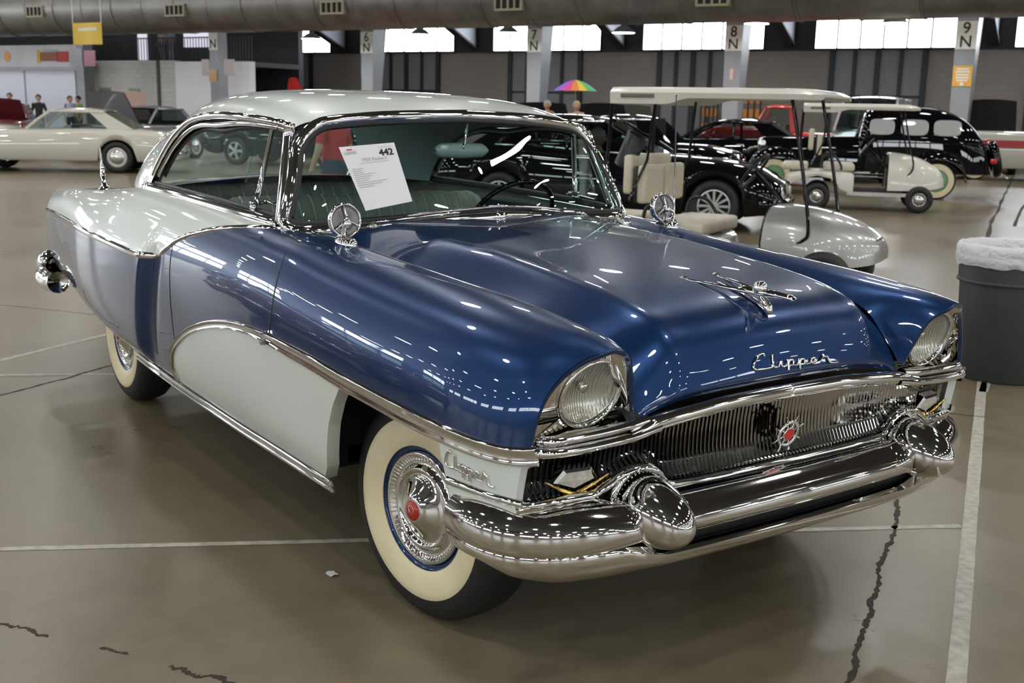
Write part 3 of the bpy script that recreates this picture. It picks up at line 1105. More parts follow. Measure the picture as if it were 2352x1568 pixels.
def frame_strip(P, N, prof):
    """closed moulding: prof = (across, up); across>0 outwards from the loop"""
    P = np.asarray(P); T = np.roll(P, -1, 0) - np.roll(P, 1, 0); T /= np.linalg.norm(T, axis=1, keepdims=True)
    A = np.cross(T, N); A /= np.linalg.norm(A, axis=1, keepdims=True)
    c = P.mean(0)
    if ((P - c) * A).sum() < 0: A = -A
    G = np.stack([P + A * a + N * b for a, b in prof], 1)
    return MB().grid(G, close_u=True)


frame_strip(LPP, LPN, [(.020, -.010), (.020, .012), (.012, .022), (-.004, .024), (-.018, .014), (-.022, .0)]).obj('windshield_frame', M['chrome'], car, sharp=80)
frame_strip(LPP, LPN, [(-.020, .004), (-.026, .008), (-.034, .004), (-.036, -.004)]).obj('windshield_seal', M['seal'], car)
uu, tt = np.meshgrid(np.linspace(-.995, .995, 60), np.linspace(.01, .99, 24), indexing='ij')
o = MB().grid(ws(uu, tt)).obj('windshield', M['wsglass'], car)
tag(o, 'curved wraparound windshield glass')

# cowl between hood and windshield
mb = MB()
u = np.linspace(-1, 1, 61)
top = ws(u, np.zeros_like(u)) + [0, 0, -.012]
hr = hood(np.full_like(u, .0), u)
a = np.abs(top[:, 1])
hr2 = np.stack([np.minimum(hr[:, 0], .0), hr[:, 1], hr[:, 2]], 1)
mb.grid(np.stack([hood(np.full_like(u, .02), u) + [0, 0, -.004], hr2 + [0, 0, -.003], top * .5 + hr2 * .5 + [0, 0, .004], top], 0))
mb.obj('cowl', M['blue'], car)

# ---- roof
RE = catmull([(-1.095, -.690, 1.478), (-1.18, -.715, 1.496), (-1.45, -.738, 1.512), (-1.75, -.745, 1.514), (-2.00, -.747, 1.494), (-2.18, -.752, 1.444), (-2.34, -.760, 1.362), (-2.47, -.772, 1.262), (-2.57, -.785, 1.168), (-2.80, -.77, 1.150), (-3.02, -.72, 1.140), (-3.24, -.64, 1.120)], 8)
RI = catmull([(-1.0, 0, 1.560), (-1.25, 0, 1.603), (-1.55, 0, 1.630), (-1.9, 0, 1.640), (-2.2, 0, 1.628), (-2.5, 0, 1.588), (-2.66, -.22, 1.548), (-2.78, -.42, 1.470), (-2.92, -.535, 1.365), (-3.05, -.575, 1.265), (-3.15, -.585, 1.19), (-3.22, -.588, 1.13)], 8)
nR = 100
RE = resample(RE, nR); RI = resample(RI, nR)
qv = np.linspace(0, 1, 28)
rows = []
for i in range(nR):
    E_, I_ = RE[i], RI[i]
    t = i / (nR - 1)
    dz = I_[2] - E_[2]; dy = I_[1] - E_[1]
    k = float(sstep(.62, .9, t))
    P1 = E_ + np.array([(I_[0] - E_[0]) * .10, dy * .10, dz * (.72 - .22 * k) + .015 * (1 - k)])
    P2 = I_ + np.array([(E_[0] - I_[0]) * .45, -dy * (.62 - .2 * k), -dz * .16 * k])
    r = [(1 - q) ** 3 * E_ + 3 * q * (1 - q) ** 2 * P1 + 3 * q * q * (1 - q) * P2 + q ** 3 * I_ for q in qv]
    if t < .15:
        f = (1 - t / .15) ** 2
        yy = E_[1] * (1 - qv) ** 1.0
        yy = np.array([p[1] for p in r])
        arc = np.stack([ux(np.minimum(-yy, .69)) - .012, yy, uz(np.minimum(-yy, .69)) + .012], 1)
        arc[:, 0] += (RI[i][0] - RI[0][0]) * qv + (RE[i][0] - RE[0][0]) * (1 - qv)
        arc[:, 2] += (RI[i][2] - RI[0][2]) * qv + (RE[i][2] - RE[0][2]) * (1 - qv)
        r = [p * (1 - f) + a_ * f for p, a_ in zip(np.array(r), arc)]
    rows.append(r)
ROOF = np.array(rows)
mb = MB().grid(ROOF)
mb.mirror()
o = mb.obj('roof', M['white'], car)
bm = bmesh.new(); bm.from_mesh(o.data); bmesh.ops.remove_doubles(bm, verts=bm.verts, dist=2e-4); bmesh.ops.recalc_face_normals(bm, faces=bm.faces); bm.to_mesh(o.data); bm.free()
tag(o, 'pale painted hardtop roof')
mb = MB().grid(np.stack([ROOF[:, :, 0], ROOF[:, :, 1] * .955, ROOF[:, :, 2] - .028], -1), flip=True); mb.mirror()
o = mb.obj('headliner', M['headliner'], car)
bm = bmesh.new(); bm.from_mesh(o.data); bmesh.ops.remove_doubles(bm, verts=bm.verts, dist=2e-4); bm.to_mesh(o.data); bm.free()
# bright moulding down the back edge of each rear pillar
for sg in (1, -1):
    P = np.array([ROOF[i, int(np.interp(i, [58, 75, 99], [20, 16, 12]))] for i in range(58, 100)]) * [1, sg, 1]
    P = resample(catmull(P[::6], 6), 40)
    MB().tube(P, .013, 8).obj('pillar_moulding', M['chrome'], car)
# rear window
k0 = 56
q = np.linspace(-1, 1, 30)
R_ = RI[k0:]
G = np.array([[(p[0] - .05 * (1 - s * s) * min(1, -p[1] / .4), -p[1] * s, p[2] + .02 * (1 - s * s)) for s in q] for p in R_])
MB().grid(G).obj('rear_window', M['glass'], car)
for sg in (-1, 1):
    P = R_ * [1, sg, 1]
    MB().tube(resample(P, 50), .016, 8).obj('rear_window_trim', M['chrome'], car)

# side window chrome: drip moulding over the opening, sill, A post
for sg in (1, -1):
    E_ = RE[:int(nR * .66)] * [1, sg, 1]
    E_ = resample(E_[np.argsort(-E_[:, 0])] if False else E_, 70)
    cut = [p for p in E_ if p[0] > -2.585]
    P = np.array(cut)
    N = np.stack([np.zeros(len(P)), -sg * np.ones(len(P)) * .95, .25 * np.ones(len(P))], 1); N /= np.linalg.norm(N, axis=1, keepdims=True)
    strip(P + [0, 0, .004], N, .030, .016).obj('drip_rail', M['chrome'], car, sharp=80)
    # inner frame around the opening
    c = np.array([-1.75, -.75 * sg, 1.30])
    Q = P + (c - P) / np.linalg.norm(c - P, axis=1, keepdims=True) * .034 + np.array([0, sg * .012, 0])
    strip(Q, N, .028, .012).obj('window_frame', M['chrome'], car, sharp=80)
    strip(P + (c - P) / np.linalg.norm(c - P, axis=1, keepdims=True) * .056 + np.array([0, sg * .035, 0]), N, .03, .012).obj('window_seal', M['seal'], car)
    # sill moulding
    xs = np.linspace(-2.60, -.985, 50)
    S8 = side(xs, np.full_like(xs, 7.75)) * [1, sg, 1]
    N2 = np.tile([0, -.5 * sg, .87], (len(xs), 1))
    strip(S8 + [0, 0, .008], N2, .05, .022).obj('sill_moulding', M['chrome'], car, sharp=80)
    strip(S8 + [0, sg * .035, .012], N2, .02, .03).obj('sill_seal', M['seal'], car)
    # A post
    A0, A1 = np.array([-.985, -.795 * sg, 1.13]), np.array([-1.105, -.700 * sg, 1.475])
    mb = MB()
    path = np.array([A0 + (A1 - A0) * t for t in np.linspace(0, 1, 12)])
    mb.tube(path, .024, 10)
    mb.obj('windshield_post', M['chrome'], car)
    # vent window: division bar and opened glass
    B0, B1 = np.array([-1.265, -.785 * sg, 1.15]), np.array([-1.215, -.722 * sg, 1.472])
    MB().tube([B0, B1], .011, 8).obj('vent_window_bar', M['chrome'], car)
    ang = .35
    w_ = np.array([math.cos(ang), 0, 0]) * .20 + np.array([0, sg * math.sin(ang), 0]) * .20
    V = [B0 + [-.03, -.05 * sg, .03], B1 + [-.03, -.05 * sg, -.03], B1 + [-.03, -.05 * sg, -.03] + w_ * .6, B0 + [-.03, -.05 * sg, .03] + w_ * 1.15]
    mb = MB(); mb.prism(V, (0, .004, 0)); mb.obj('vent_window_glass', M['clear'], car, smooth=False)
    MB().tube([V[0], V[1]], .005, 6).obj('vent_glass_edge', M['glass'], car)
    mb = MB(); mb.tube([B0 + [-.02, .03 * sg, .04], B0 + [.03, .05 * sg, .05], B0 + [.09, .05 * sg, .045]], .008, 6); mb.box(tuple(B0 + [-.02, -.012, .0]), tuple(B0 + [.015, .012, .05]))
    mb.obj('vent_latch', M['chrome'], car)

# ---- rear deck, tail
xs = np.linspace(-4.42, -2.5, 40)
e8 = side(xs, np.full_like(xs, 8.0))
u = np.linspace(-1, 1, 31)
G = np.array([[(p[0], -p[1] * s, p[2] + .05 * (1 - s * s) - .012 * 0) for s in u] for p in e8])
MB().grid(G).obj('trunk_lid', M['white'], car)
v = np.linspace(0, 8, 50)
t_ = side(np.full_like(v, -4.42), v)
G = np.array([[(p[0] - .03 * (1 - s * s), p[1] * s, p[2]) for s in np.linspace(1, -1, 9)] for p in t_])
MB().grid(G).obj('tail_panel', M['blue'], car)
# tail lamp cap on the fin and rear bumper ends
for sg in (1, -1):
    MB().lathe([(.001, -.04), (.035, -.035), (.055, -.02), (.06, 0)], 20, Matrix.Translation((-4.425, -.70 * sg, .93))).obj('tail_lamp', M['red'], car)
    MB().lathe([(.065, -.02), (.068, .0), (.065, .03)], 20, Matrix.Translation((-4.425, -.70 * sg, .93))).obj('tail_lamp_ring', M['chrome'], car)
    mb = MB()
    mb.tube(catmull([(-4.05, -.885 * sg, .51), (-4.22, -.895 * sg, .50), (-4.45, -.86 * sg, .50), (-4.56, -.70 * sg, .50), (-4.60, -.3 * sg, .50), (-4.60, 0, .50)], 6), .065, 12)
    mb.obj('rear_bumper', M['chrome'], car)
    mb = MB()
    mb.lathe([(.001, -.20), (.05, -.17), (.085, -.08), (.088, 0), (.06, .05)], 20, Matrix.Translation((-4.42, -.82 * sg, .57)))
    mb.obj('rear_bumper_bullet', M['chrome'], car)
    # antenna mast on the rear fender
    b0 = np.array([-3.272, -.80 * sg, 1.115])
    if sg == 1:
        mb = MB(); mb.tube([b0, b0 + [-.02, 0, .10], b0 + [-.06, 0, .205]], [.013, .011, .006], 8); mb.lathe([(.03, 0), (.025, .012), (.012, .03)], 14, Matrix.Translation(tuple(b0 - [0, 0, .008])) @ Matrix.Rotation(-PI / 2, 4, 'Y'))
        mb.obj('rear_antenna', M['chrome'], car)

# ---- underside, wheelhouses, cabin tub
mb = MB()
mb.box((-2.5, -.80, .38), (-.45, .80, .44)); mb.box((-4.3, -.62, .48), (-2.5, .62, .54)); mb.box((-.45, -.48, .40), (.58, .48, .46))
mb.obj('underbody', M['under'], car, smooth=False)
for sg in (1, -1):
    mb = MB()
    ys = sorted((-.50 * sg, -.52 * sg))
    mb.box((-.75, ys[0], .40), (.60, ys[1], .90))
    y2 = sorted((-.50 * sg, -.88 * sg)); y3 = sorted((-.50 * sg, -.80 * sg))
    mb.box((-.47, y2[0], .37), (-.45, y2[1], .80)); mb.box((.46, y3[0], .45), (.48, y3[1], .80))
    mb.box((-.47, y2[0], .79), (.46, y2[1], .80))
    mb.obj('wheelhouse', M['under'], car, smooth=False)
    mb = MB()
    ys = sorted((-.86 * sg, -.89 * sg))
    mb.box((-2.6, ys[0], .40), (-.95, ys[1], 1.10))
    mb.obj('door_lining', M['dash'], car, smooth=False)
mb = MB(); mb.box((-1.0, -.86, .40), (-.96, .86, 1.06)); mb.obj('firewall', M['under'], car, smooth=False)
mb = MB(); mb.box((-3.2, -.80, 1.05), (-2.86, .80, 1.085)); mb.obj('parcel_shelf', M['headliner'], car, smooth=False)
# dashboard
G = []
for y in np.linspace(-.80, .80, 21):
    xx = float(lx(abs(y)))
    G.append([(xx - .01, y, float(lz(abs(y))) - .03), (xx - .12, y, 1.115), (-1.10, y, 1.10), (-1.14, y, 1.07), (-1.12, y, .85)])
MB().grid(np.array(G)).obj('dashboard', M['dash'], car)


# ---- seats with pleats
def bench(name, x, z0, z1, w, lean, thick):
    mb = MB()
    n = 22
    G = []
    for k in range(n * 4 + 1):
        y = -w + 2 * w * k / (n * 4)
        ph = (k % 4) / 4
        bulge = .016 * math.sin(PI * ph)
        e = min(1, (w - abs(y)) / .12); rnd = math.sqrt(max(0, 1 - (1 - e) ** 2))
        zt = z0 + (z1 - z0) * (.72 + .28 * rnd)
        row = []
        for j in range(15):
            a = PI * j / 14
            zz = z0 + (zt - z0) * math.sin(a) ** .55 if j not in (0, 14) else z0
            xx = math.cos(a) * (thick / 2 + bulge)
            row.append((x + xx + lean * (zz - z0), y, zz))
        G.append(row)
    mb.grid(np.array(G))
    o = mb.obj(name, M['seat'], car)
    # lighter welts
    ml = MB()
    for k in range(0, n + 1, 1):
        y = -w + 2 * w * k / n
        e = min(1, (w - abs(y)) / .12); rnd = math.sqrt(max(0, 1 - (1 - e) ** 2)); zt = z0 + (z1 - z0) * (.72 + .28 * rnd)
        pts = []
        for j in range(2, 13):
            a = PI * j / 14; zz = z0 + (zt - z0) * math.sin(a) ** .55
            pts.append((x + math.cos(a) * (thick / 2 + .003) + lean * (zz - z0), y, zz))
        MB().tube(pts, .004, 5).obj('pleat_welt', M['piping'], o)
    return o


bench('front_seat', -1.78, .45, 1.165, .72, -.18, .20)
bench('rear_seat', -2.62, .50, 1.165, .70, -.22, .20)
mb = MB(); mb.box((-1.75, -.72, .45), (-1.25, .72, .72)); mb.obj('front_seat_cushion', M['seat'], car, bevel=.06)

# ---- steering wheel and inside mirror
sw = empty('steering_wheel', parent=car)
c = np.array([-1.27, .42, 1.085])
ax_ = np.array([-.82, 0, .57]); ax_ /= np.linalg.norm(ax_)
u1 = np.array([0, 1.0, 0]); u2 = np.cross(ax_, u1)
ring = [c + .215 * (math.cos(a) * u1 + math.sin(a) * u2) for a in np.linspace(0, 2 * PI, 49)[:-1]]
MB().tube(ring, .011, 8, closed=True).obj('rim', M['bpaint'], sw)
mb = MB(); mb.tube([c - .20 * u1, c, c + .20 * u1], .010, 6); mb.obj('spoke', M['chrome'], sw)
MB().tube([c, c - ax_ * .22], .03, 10).obj('column_tube', M['dash'], sw)
MB().lathe([(.001, .03), (.03, .028), (.045, .0)], 18, Matrix.Translation(tuple(c)) @ Matrix.Rotation(PI - math.atan2(.57, .82) * -1, 4, 'Y')).obj('hub', M['chrome'], sw)
mb = MB()
G = []
y0, z0 = .018, 1.40
for y, h in ((-.125, .004), (-.118, .018), (-.10, .028), (0, .032), (.10, .028), (.118, .018), (.125, .004)):
    G.append([(-1.05 - .012 * math.cos(a), y0 + y, z0 + h * math.sin(a)) if False else (-1.05 + .016 * math.cos(a), y0 + y, z0 + h * math.sin(a)) for a in np.linspace(0, 2 * PI, 13)[:-1]])
mb.grid(np.array(G), close_v=True)
o = mb.obj('rear_view_mirror', pmat('mirror_back_grey', (.32, .37, .36), .3, coat=.5), car)
mb = MB(); mb.tube([(-1.04, .018, 1.40), (-1.04, .03, 1.44), (-1.055, .05, 1.505)], .006, 6); mb.obj('stalk', M['chrome'], o)
# ================================================================== FRONT END
RAKE = np.array([.952, 0, -.305])
# ---- headlight pods
for sg in (1, -1):
    vv = np.linspace(2.95, 8, 60)
    rim = side(x_front(vv), vv)
    # rolled lip of the fender opening
    lipv = rim + [-.004, 0, 0]
    cen = np.array([.72, -.703, .872])
    inn = []
    for p in rim:
        d = cen - p; d[0] = 0; d /= np.linalg.norm(d)
        inn.append(p + d * .016 + np.array([-.006, 0, 0]))
    inn = np.array(inn)
    lc = np.array([.704, -.703, .870])
    inn2 = np.array([p + np.array([-(((p - lc) @ RAKE) / RAKE[0]), 0, 0]) for p in inn])
    lens_r = .098
    ring = []
    u2 = np.array([.305, 0, .952]); u1 = np.array([0, 1.0, 0])
    lc = np.array([.704, -.703, .870])
    for p in inn2:
        d = p - lc; a = math.atan2(d @ u2, d @ u1)
        ring.append(lc + lens_r * (math.cos(a) * u1 + math.sin(a) * u2) + RAKE * .001)
    ring = np.array(ring)
    G1 = np.stack([rim, rim * .5 + inn * .5 + [.006, 0, 0], inn], 1)
    G2 = np.stack([inn, inn2, inn2 * .5 + ring * .5, ring], 1)
    # closing floor of the pod between outer and inner lower corners
    fl_ = np.array([inn2[0] + (inn2[-1] - inn2[0]) * t for t in np.linspace(0, 1, 30)])
    rr = []
    for p in fl_:
        d = p - lc; a = math.atan2(d @ u2, d @ u1); rr.append(lc + lens_r * (math.cos(a) * u1 + math.sin(a) * u2) + RAKE * .004)
    G3 = np.stack([fl_, np.array(rr)], 1)
    G4 = np.stack([fl_ + [-.004, 0, -.06], fl_], 1)
    f = np.array([1, sg, 1])
    pod = MB().grid(G1 * f).obj('headlight_lip', M['blue'], car)
    bz = MB(); bz.grid(G2 * f); bz.grid(G3 * f); bz.grid(G4 * f)
    bz = bz.obj('headlight_bezel', M['chrome'], car, sharp=30)
    R4 = Matrix.Translation(tuple(lc * f)) @ Matrix.Rotation(math.atan2(.305, .952), 4, 'Y')
    MB().lathe([(.100, -.004), (.1005, .008), (.096, .014), (.091, .012), (.089, .004)], 40, R4).obj('headlight_ring', M['chrome'], bz)
    MB().lathe([(.001, -.045), (.04, -.038), (.07, -.02), (.088, .002)], 32, R4).obj('reflector', M['flute'], bz)
    MB().lathe([(.001, -.02), (.012, -.018), (.013, -.035)], 12, R4).obj('bulb', M['chrome'], bz)
    # fluted lens dome
    prof = [(r, .004 + .022 * (1 - (r / .089) ** 2)) for r in np.linspace(.0005, .089, 10)]
    MB().lathe(prof, 40, R4).obj('headlight_lens', M['headlens'] if 'headlens' in M else M['clear'], bz)
    # crescent chrome eyebrow inside the pod, towards the hood
    vv2 = np.linspace(6.1, 7.9, 24)
    cr = np.array([np.interp(vv2, vv, inn2[:, k]) for k in range(3)]).T
    w_ = .030 * np.sin(np.linspace(.15, PI * .95, 24))
    dd = lc - cr; dd[:, 0] = 0; dd /= np.linalg.norm(dd, axis=1, keepdims=True)
    MB().grid(np.stack([cr + [.02, 0, 0], cr + dd * (w_ * .5)[:, None] + [.018, 0, 0], cr + dd * w_[:, None] + [-.002, 0, 0]], 1) * f).obj('bezel_crescent', M['chrome'], bz)


def bar(ys, xs, zs, prof, name, mat, n=120, parent=None, ymax=None):
    """horizontal front moulding over y; prof = (forward, up)"""
    fx, fz = pchip(ys, xs), pchip(ys, zs)
    y = np.linspace(ys[0], ys[-1], n)
    G = np.array([[(float(fx(q)) + a, q, float(fz(q)) + b) for a, b in prof] for q in y])
    Gm = np.vstack([(G * [1, -1, 1])[::-1], G[1:] if ys[0] == 0 else G]) if ys[0] == 0 else None
    if Gm is not None:
        o = MB().grid(Gm, flip=True, close_v=True).obj(name, mat, parent or car, sharp=80)
        return [o]
    out = []
    for sg in (-1, 1):
        o = MB().grid(G * [1, sg, 1], flip=(sg < 0), close_v=True).obj(name, mat, parent or car, sharp=80)
        out.append(o)
    return out


rnd = lambda a, b, n=12: [(a * math.cos(t), b * math.sin(t)) for t in np.linspace(0, 2 * PI, n + 1)[:-1]]
# grille header bar: follows the hood lip, then runs under the headlights and round the corner
bar([0, .2, .4, .52, .56, .60], [.742, .742, .742, .742, .742, .742], [.793, .792, .780, .768, .757, .748], rnd(.020, .022), 'grille_header', M['chrome'])
bar([.50, .6, .80, .85, .875, .882], [.745, .747, .742, .735, .715, .685], [.762, .748, .742, .742, .741, .739], rnd(.020, .014), 'headlight_sill', M['chrome'])
bar([.535, .6, .80, .845, .86], [.735, .737, .732, .725, .71], [.782, .775, .768, .767, .766], rnd(.018, .014), 'headlight_sill_upper', M['chrome'])
MB().tube([(.748, 0, .813), (.7615, 0, .80), (.763, 0, .792), (.7605, 0, .780)], .004, 6).obj('header_joint', M['chrome'], car)

# grille lip
LIPY = [0, .3, .42, .455, .475, .50, .555, .61, .66, .70, .78, .86, .90]
LIPZ = [.586, .588, .592, .597, .618, .640, .656, .647, .622, .603, .602, .598, .594]
LIPX = [.750, .748, .744, .742, .742, .742, .740, .736, .730, .722, .712, .690, .670]
lipx, lipz = pchip(LIPY, LIPX), pchip(LIPY, LIPZ)
y = np.linspace(0, .90, 140)
G = np.array([[(float(lipx(q)) + a, q, float(lipz(q)) + b) for a, b in [(-.012, -.012), (.012, -.008), (.016, .002), (.008, .010), (-.014, .008)]] for q in y])
MB().grid(np.vstack([(G * [1, -1, 1])[::-1], G[1:]]), flip=True, close_v=True).obj('grille_lip', M['chrome'], car, sharp=80)

# ribs: one part each
TOPY = [0, .4, .52, .58, .66, .80, .87]
topz = pchip(TOPY, [.776, .766, .756, .738, .733, .731, .730])
topx = pchip(TOPY, [.735, .735, .735, .732, .728, .715, .690])
nrib = 56
for k in range(-nrib, nrib + 1):
    yy = k * .862 / nrib
    a = abs(yy)
    x0, z0, x1, z1 = float(lipx(a)) - .006, float(lipz(a)) + .004, float(topx(a)), float(topz(a))
    path = [(x0 + .004, z0), (x0 - .018, z0 + .012), (x0 - .032 + (x1 - x0) * .2, z0 + (z1 - z0) * .25), (x0 - .030 + (x1 - x0) * .55, z0 + (z1 - z0) * .6), (x1 - .018, z1)]
    v = []
    for px_, pz_ in path:
        v += [(px_ + .0065, yy, pz_), (px_ - .010, yy - .0027, pz_), (px_ - .010, yy + .0027, pz_)]
    f = []
    for j in range(4):
        b = 3 * j
        for q in range(3): f.append((b + q, b + (q + 1) % 3, b + 3 + (q + 1) % 3, b + 3 + q))
    mobj('grille_rib', v, f, M['chrome'], car, smooth=False)
y = np.linspace(-.87, .87, 80)
G = np.array([[(float(lipx(abs(q))) - .03, q, float(lipz(abs(q))) - .02), (float(lipx(abs(q))) - .052, q, .66), (float(topx(abs(q))) - .035, q, float(topz(abs(q))) + .02)] for q in y])
MB().grid(G).obj('grille_backing', M['seal'], car)
# dark splash pan between grille and bumper
G = np.array([[(float(lipx(abs(q))) - .01, q, float(lipz(abs(q))) - .008), (float(lipx(abs(q))) - .08, q, .55), (float(lipx(abs(q))) - .10, q, .40)] for q in np.linspace(-.89, .89, 60)])
MB().grid(G).obj('splash_pan', M['under'], car)

# ---- parking lights with gold chevrons
for sg in (1, -1):
    ctr = np.array([.690, .735 * sg, .652])
    n_ = np.array([.95, .10 * sg, -.28]); n_ /= np.linalg.norm(n_)
    t1 = np.array([-.08 * sg, 1.0, 0]) ; t1 -= n_ * (t1 @ n_); t1 /= np.linalg.norm(t1); t2 = np.cross(n_, t1); t2 = t2 if t2[2] > 0 else -t2
    loc = lambda a, b, h=0.0: ctr + t1 * a + t2 * b + n_ * h
    pent = [(-.042, .030), (.042, .030), (.066, -.006), (0, -.034), (-.066, -.006)]
    mb = MB()
    lo = np.array([loc(a, b, -.01) for a, b in pent]); m1 = np.array([loc(a, b, .012) for a, b in pent]); hi = np.array([loc(a * .84, b * .80, .018) for a, b in pent])
    mb.grid(np.stack([lo, m1, hi], 0), close_v=True)
    pl = mb.obj('parking_light', M['chrome'], car, smooth=False)
    mb = MB(); hi2 = np.array([loc(a * .84, b * .80, .0172) for a, b in pent]); mb.add(list(hi2) + [loc(0, 0, .022)], [(0, 1, 5), (1, 2, 5), (2, 3, 5), (3, 4, 5), (4, 0, 5)])
    mb.obj('lens', M['lens'], pl, smooth=False)
    mb = MB()
    for s in (-1, 1):
        mb.tube([loc(s * .094, .006, .022), loc(s * .05, -.020, .022), loc(0, -.043, .022)], [.003, .0055, .006], 6)
    mb.obj('chevron', M['gold'], pl)

# ---- centre emblem: ship's wheel
ec = np.array([.742, 0, .672]); f3 = np.array([.96, 0, -.25]); f3 /= np.linalg.norm(f3); e1_ = np.array([0, 1.0, 0]); e2_ = np.cross(f3, e1_) * -1
e2_ = e2_ if e2_[2] > 0 else -e2_
circ = lambda r, h, n=40: [ec + f3 * h + r * (math.cos(a) * e1_ + math.sin(a) * e2_) for a in np.linspace(0, 2 * PI, n + 1)[:-1]]
emb = MB().tube(circ(.038, .012), .006, 8, closed=True).obj('grille_emblem', M['chrome'], car)
for k in range(8):
    a = k * PI / 4 + PI / 8
    d = math.cos(a) * e1_ + math.sin(a) * e2_
    MB().tube([ec + f3 * .012 + d * .012, ec + f3 * .012 + d * .045, ec + f3 * .012 + d * .060], [.003, .0026, .0036], 6).obj('spoke', M['chrome'], emb)
MB().prism([ec + f3 * .012 + .019 * (math.cos(a) * e1_ + math.sin(a) * e2_) for a in np.linspace(0, 2 * PI, 7)[:-1]], f3 * .008).obj('red_centre', M['red'], emb, smooth=False)
MB().tube(circ(.021, .014, 6), .0035, 6, closed=True).obj('centre_ring', M['chrome'], emb)

# ---- bumper
BP = catmull([(.855, 0), (.850, .30), (.838, .55), (.812, .72), (.765, .85), (.695, .935), (.62, .972), (.54, .984), (.455, .978)], 10)
BP = resample(BP, 70)
BT = np.gradient(BP, axis=0); BT /= np.linalg.norm(BT, axis=1, keepdims=True)
BN = np.stack([BT[:, 1], -BT[:, 0]], 1)


def bloft(profs, name, mat, mirrored=True, k0=0, sharp=60, closed=True):
    """profs(i) -> list of (outward, z)"""
    G = []
    for i in range(k0, len(BP)):
        G.append([(BP[i, 0] + BN[i, 0] * d, BP[i, 1] + BN[i, 1] * d, z) for d, z in profs(i)])
    G = np.array(G)
    if k0 == 0: G = np.vstack([(G * [1, -1, 1])[::-1], G[1:]])
    mb = MB().grid(G, close_v=closed)
    m = G.shape[1]
    if closed:
        mb.f.append(tuple(range(m))); mb.f.append(tuple((len(G) - 1) * m + j for j in range(m))[::-1])
    return mb.obj(name, mat, car, sharp=sharp)


def blade(i):
    y = BP[i, 1]; s = i / (len(BP) - 1)
    e = float(sstep(.55, .80, y)); e2 = float(sstep(.88, 1.0, s))
    up = .012 * e
    top = .588 + up - .02 * e2
    k = 1 - .35 * e2
    pts = [(-.105 * k, top), (-.075 * k, top - .002), (-.050, .572 + up), (-.025, .556 + up), (-.006, .537 + up * .6), (0, .517), (-.003, .502 - .008 * e), (-.012, .490 - .016 * e), (-.028, .483 - .02 * e), (-.06 * k, .48 - .02 * e), (-.10 * k, .50)]
    return pts


bloft(blade, 'bumper_blade', M['chrome'])


def apron(i):
    y = BP[i, 1]; s = i / (len(BP) - 1)
    e = float(sstep(.50, .66, y)); e2 = float(sstep(.80, 1.0, s))
    zt = .450 + .028 * e
    zb = .372 + .012 * float(sstep(.8, .97, y)) + .06 * e2
    d = -.012 - .0 * e
    return [(d - .030 + .022 * e, zt), (d, zt - .012), (d - .004, zt - .035), (d - .018, (zt + zb) / 2 - .01), (d - .042, zb + .018), (d - .075, zb), (d - .085, zb + .005), (d - .055, zb + .03), (d - .045, zt - .02)]


bloft(apron, 'bumper_apron', M['chrome'])
# dark void behind the slot
MB().grid(np.array([[(BP[i, 0] - .06, BP[i, 1] * s, z) for z in (.40, .50)] for s in (1,) for i in range(0, 45)])).mirror().obj('bumper_void', M['seal'], car)

for sg in (1, -1):
    c = np.array([.75, -.549 * sg, .556])
    ax = np.array([.985, 0, -.12]); ax /= np.linalg.norm(ax)
    R4 = Matrix.Translation(tuple(c)) @ Matrix.Rotation(math.atan2(.12, .985), 4, 'Y') @ Matrix.Diagonal((1, .92, 1.02, 1))
    prof = [(.060, -.05), (.078, -.02), (.088, .02)] + [(.088 * math.sqrt(max(0, 1 - ((t - .03) / .158) ** 1.75)), t) for t in np.linspace(.035, .187, 22)] + [(.0008, .188)]
    o = MB().lathe(prof, 48, R4).obj('bumper_bullet', M['chrome'], car)
    # ribbed collar behind the bullet
    col_ = MB().lathe([(.086, -.018), (.102, -.010), (.108, -.022), (.104, -.040)], 48, R4).obj('bullet_collar', M['chrome'], car)
    mb = MB()
    for k in range(40):
        t = 2 * PI * k / 40
        p0, p1 = [R4 @ Vector((a_, r_ * math.cos(t), r_ * math.sin(t))) for r_, a_ in ((.087, -.012), (.104, -.005))]
        mb.tube([tuple(p0), tuple(p1)], .002, 4)
    mb.obj('collar_ribs', M['chrome'], col_)['kind'] = 'stuff'

# ---- hood ornament
ho = empty('hood_ornament', parent=car)
q = onhood((1768, 712)); b0 = hood(*q)
ball = np.array([.612, 0, 1.072])
MB().lathe([(.022 * math.sin(t) + 1e-4, -.022 * math.cos(t)) for t in np.linspace(0, PI, 14)], 24, Matrix.Translation(tuple(ball))).obj('ball', M['chrome'], ho)
mb = MB()
mb.tube(catmull([(.745, 0, 1.056), (.72, 0, 1.060), (.66, 0, 1.062), (.60, 0, 1.060), (.54, 0, 1.062)], 5), [.002] + [.012] * 3 + [.016] * 5 + [.018] * 6 + [.016] * 6, 12, flat=.6)
mb.obj('spear', M['chrome'], ho)
for s in (-1, 1):
    mb = MB()
    mb.tube(catmull([(.63, s * .004, 1.055), (.55, s * .030, 1.062), (.45, s * .055, 1.068), (.37, s * .068, 1.071)], 6), np.linspace(.012, .006, 19), 8, flat=.5)
    mb.tube([(.37, s * .068, 1.071), (.355, s * .07, 1.071)], .010, 10)
    mb.obj('wing', M['chrome'], ho)
mb = MB()
zb = lambda x: float(np.interp(x, hood(np.linspace(0, .9, 200), np.zeros(200))[:, 0], hood(np.linspace(0, .9, 200), np.zeros(200))[:, 2]))
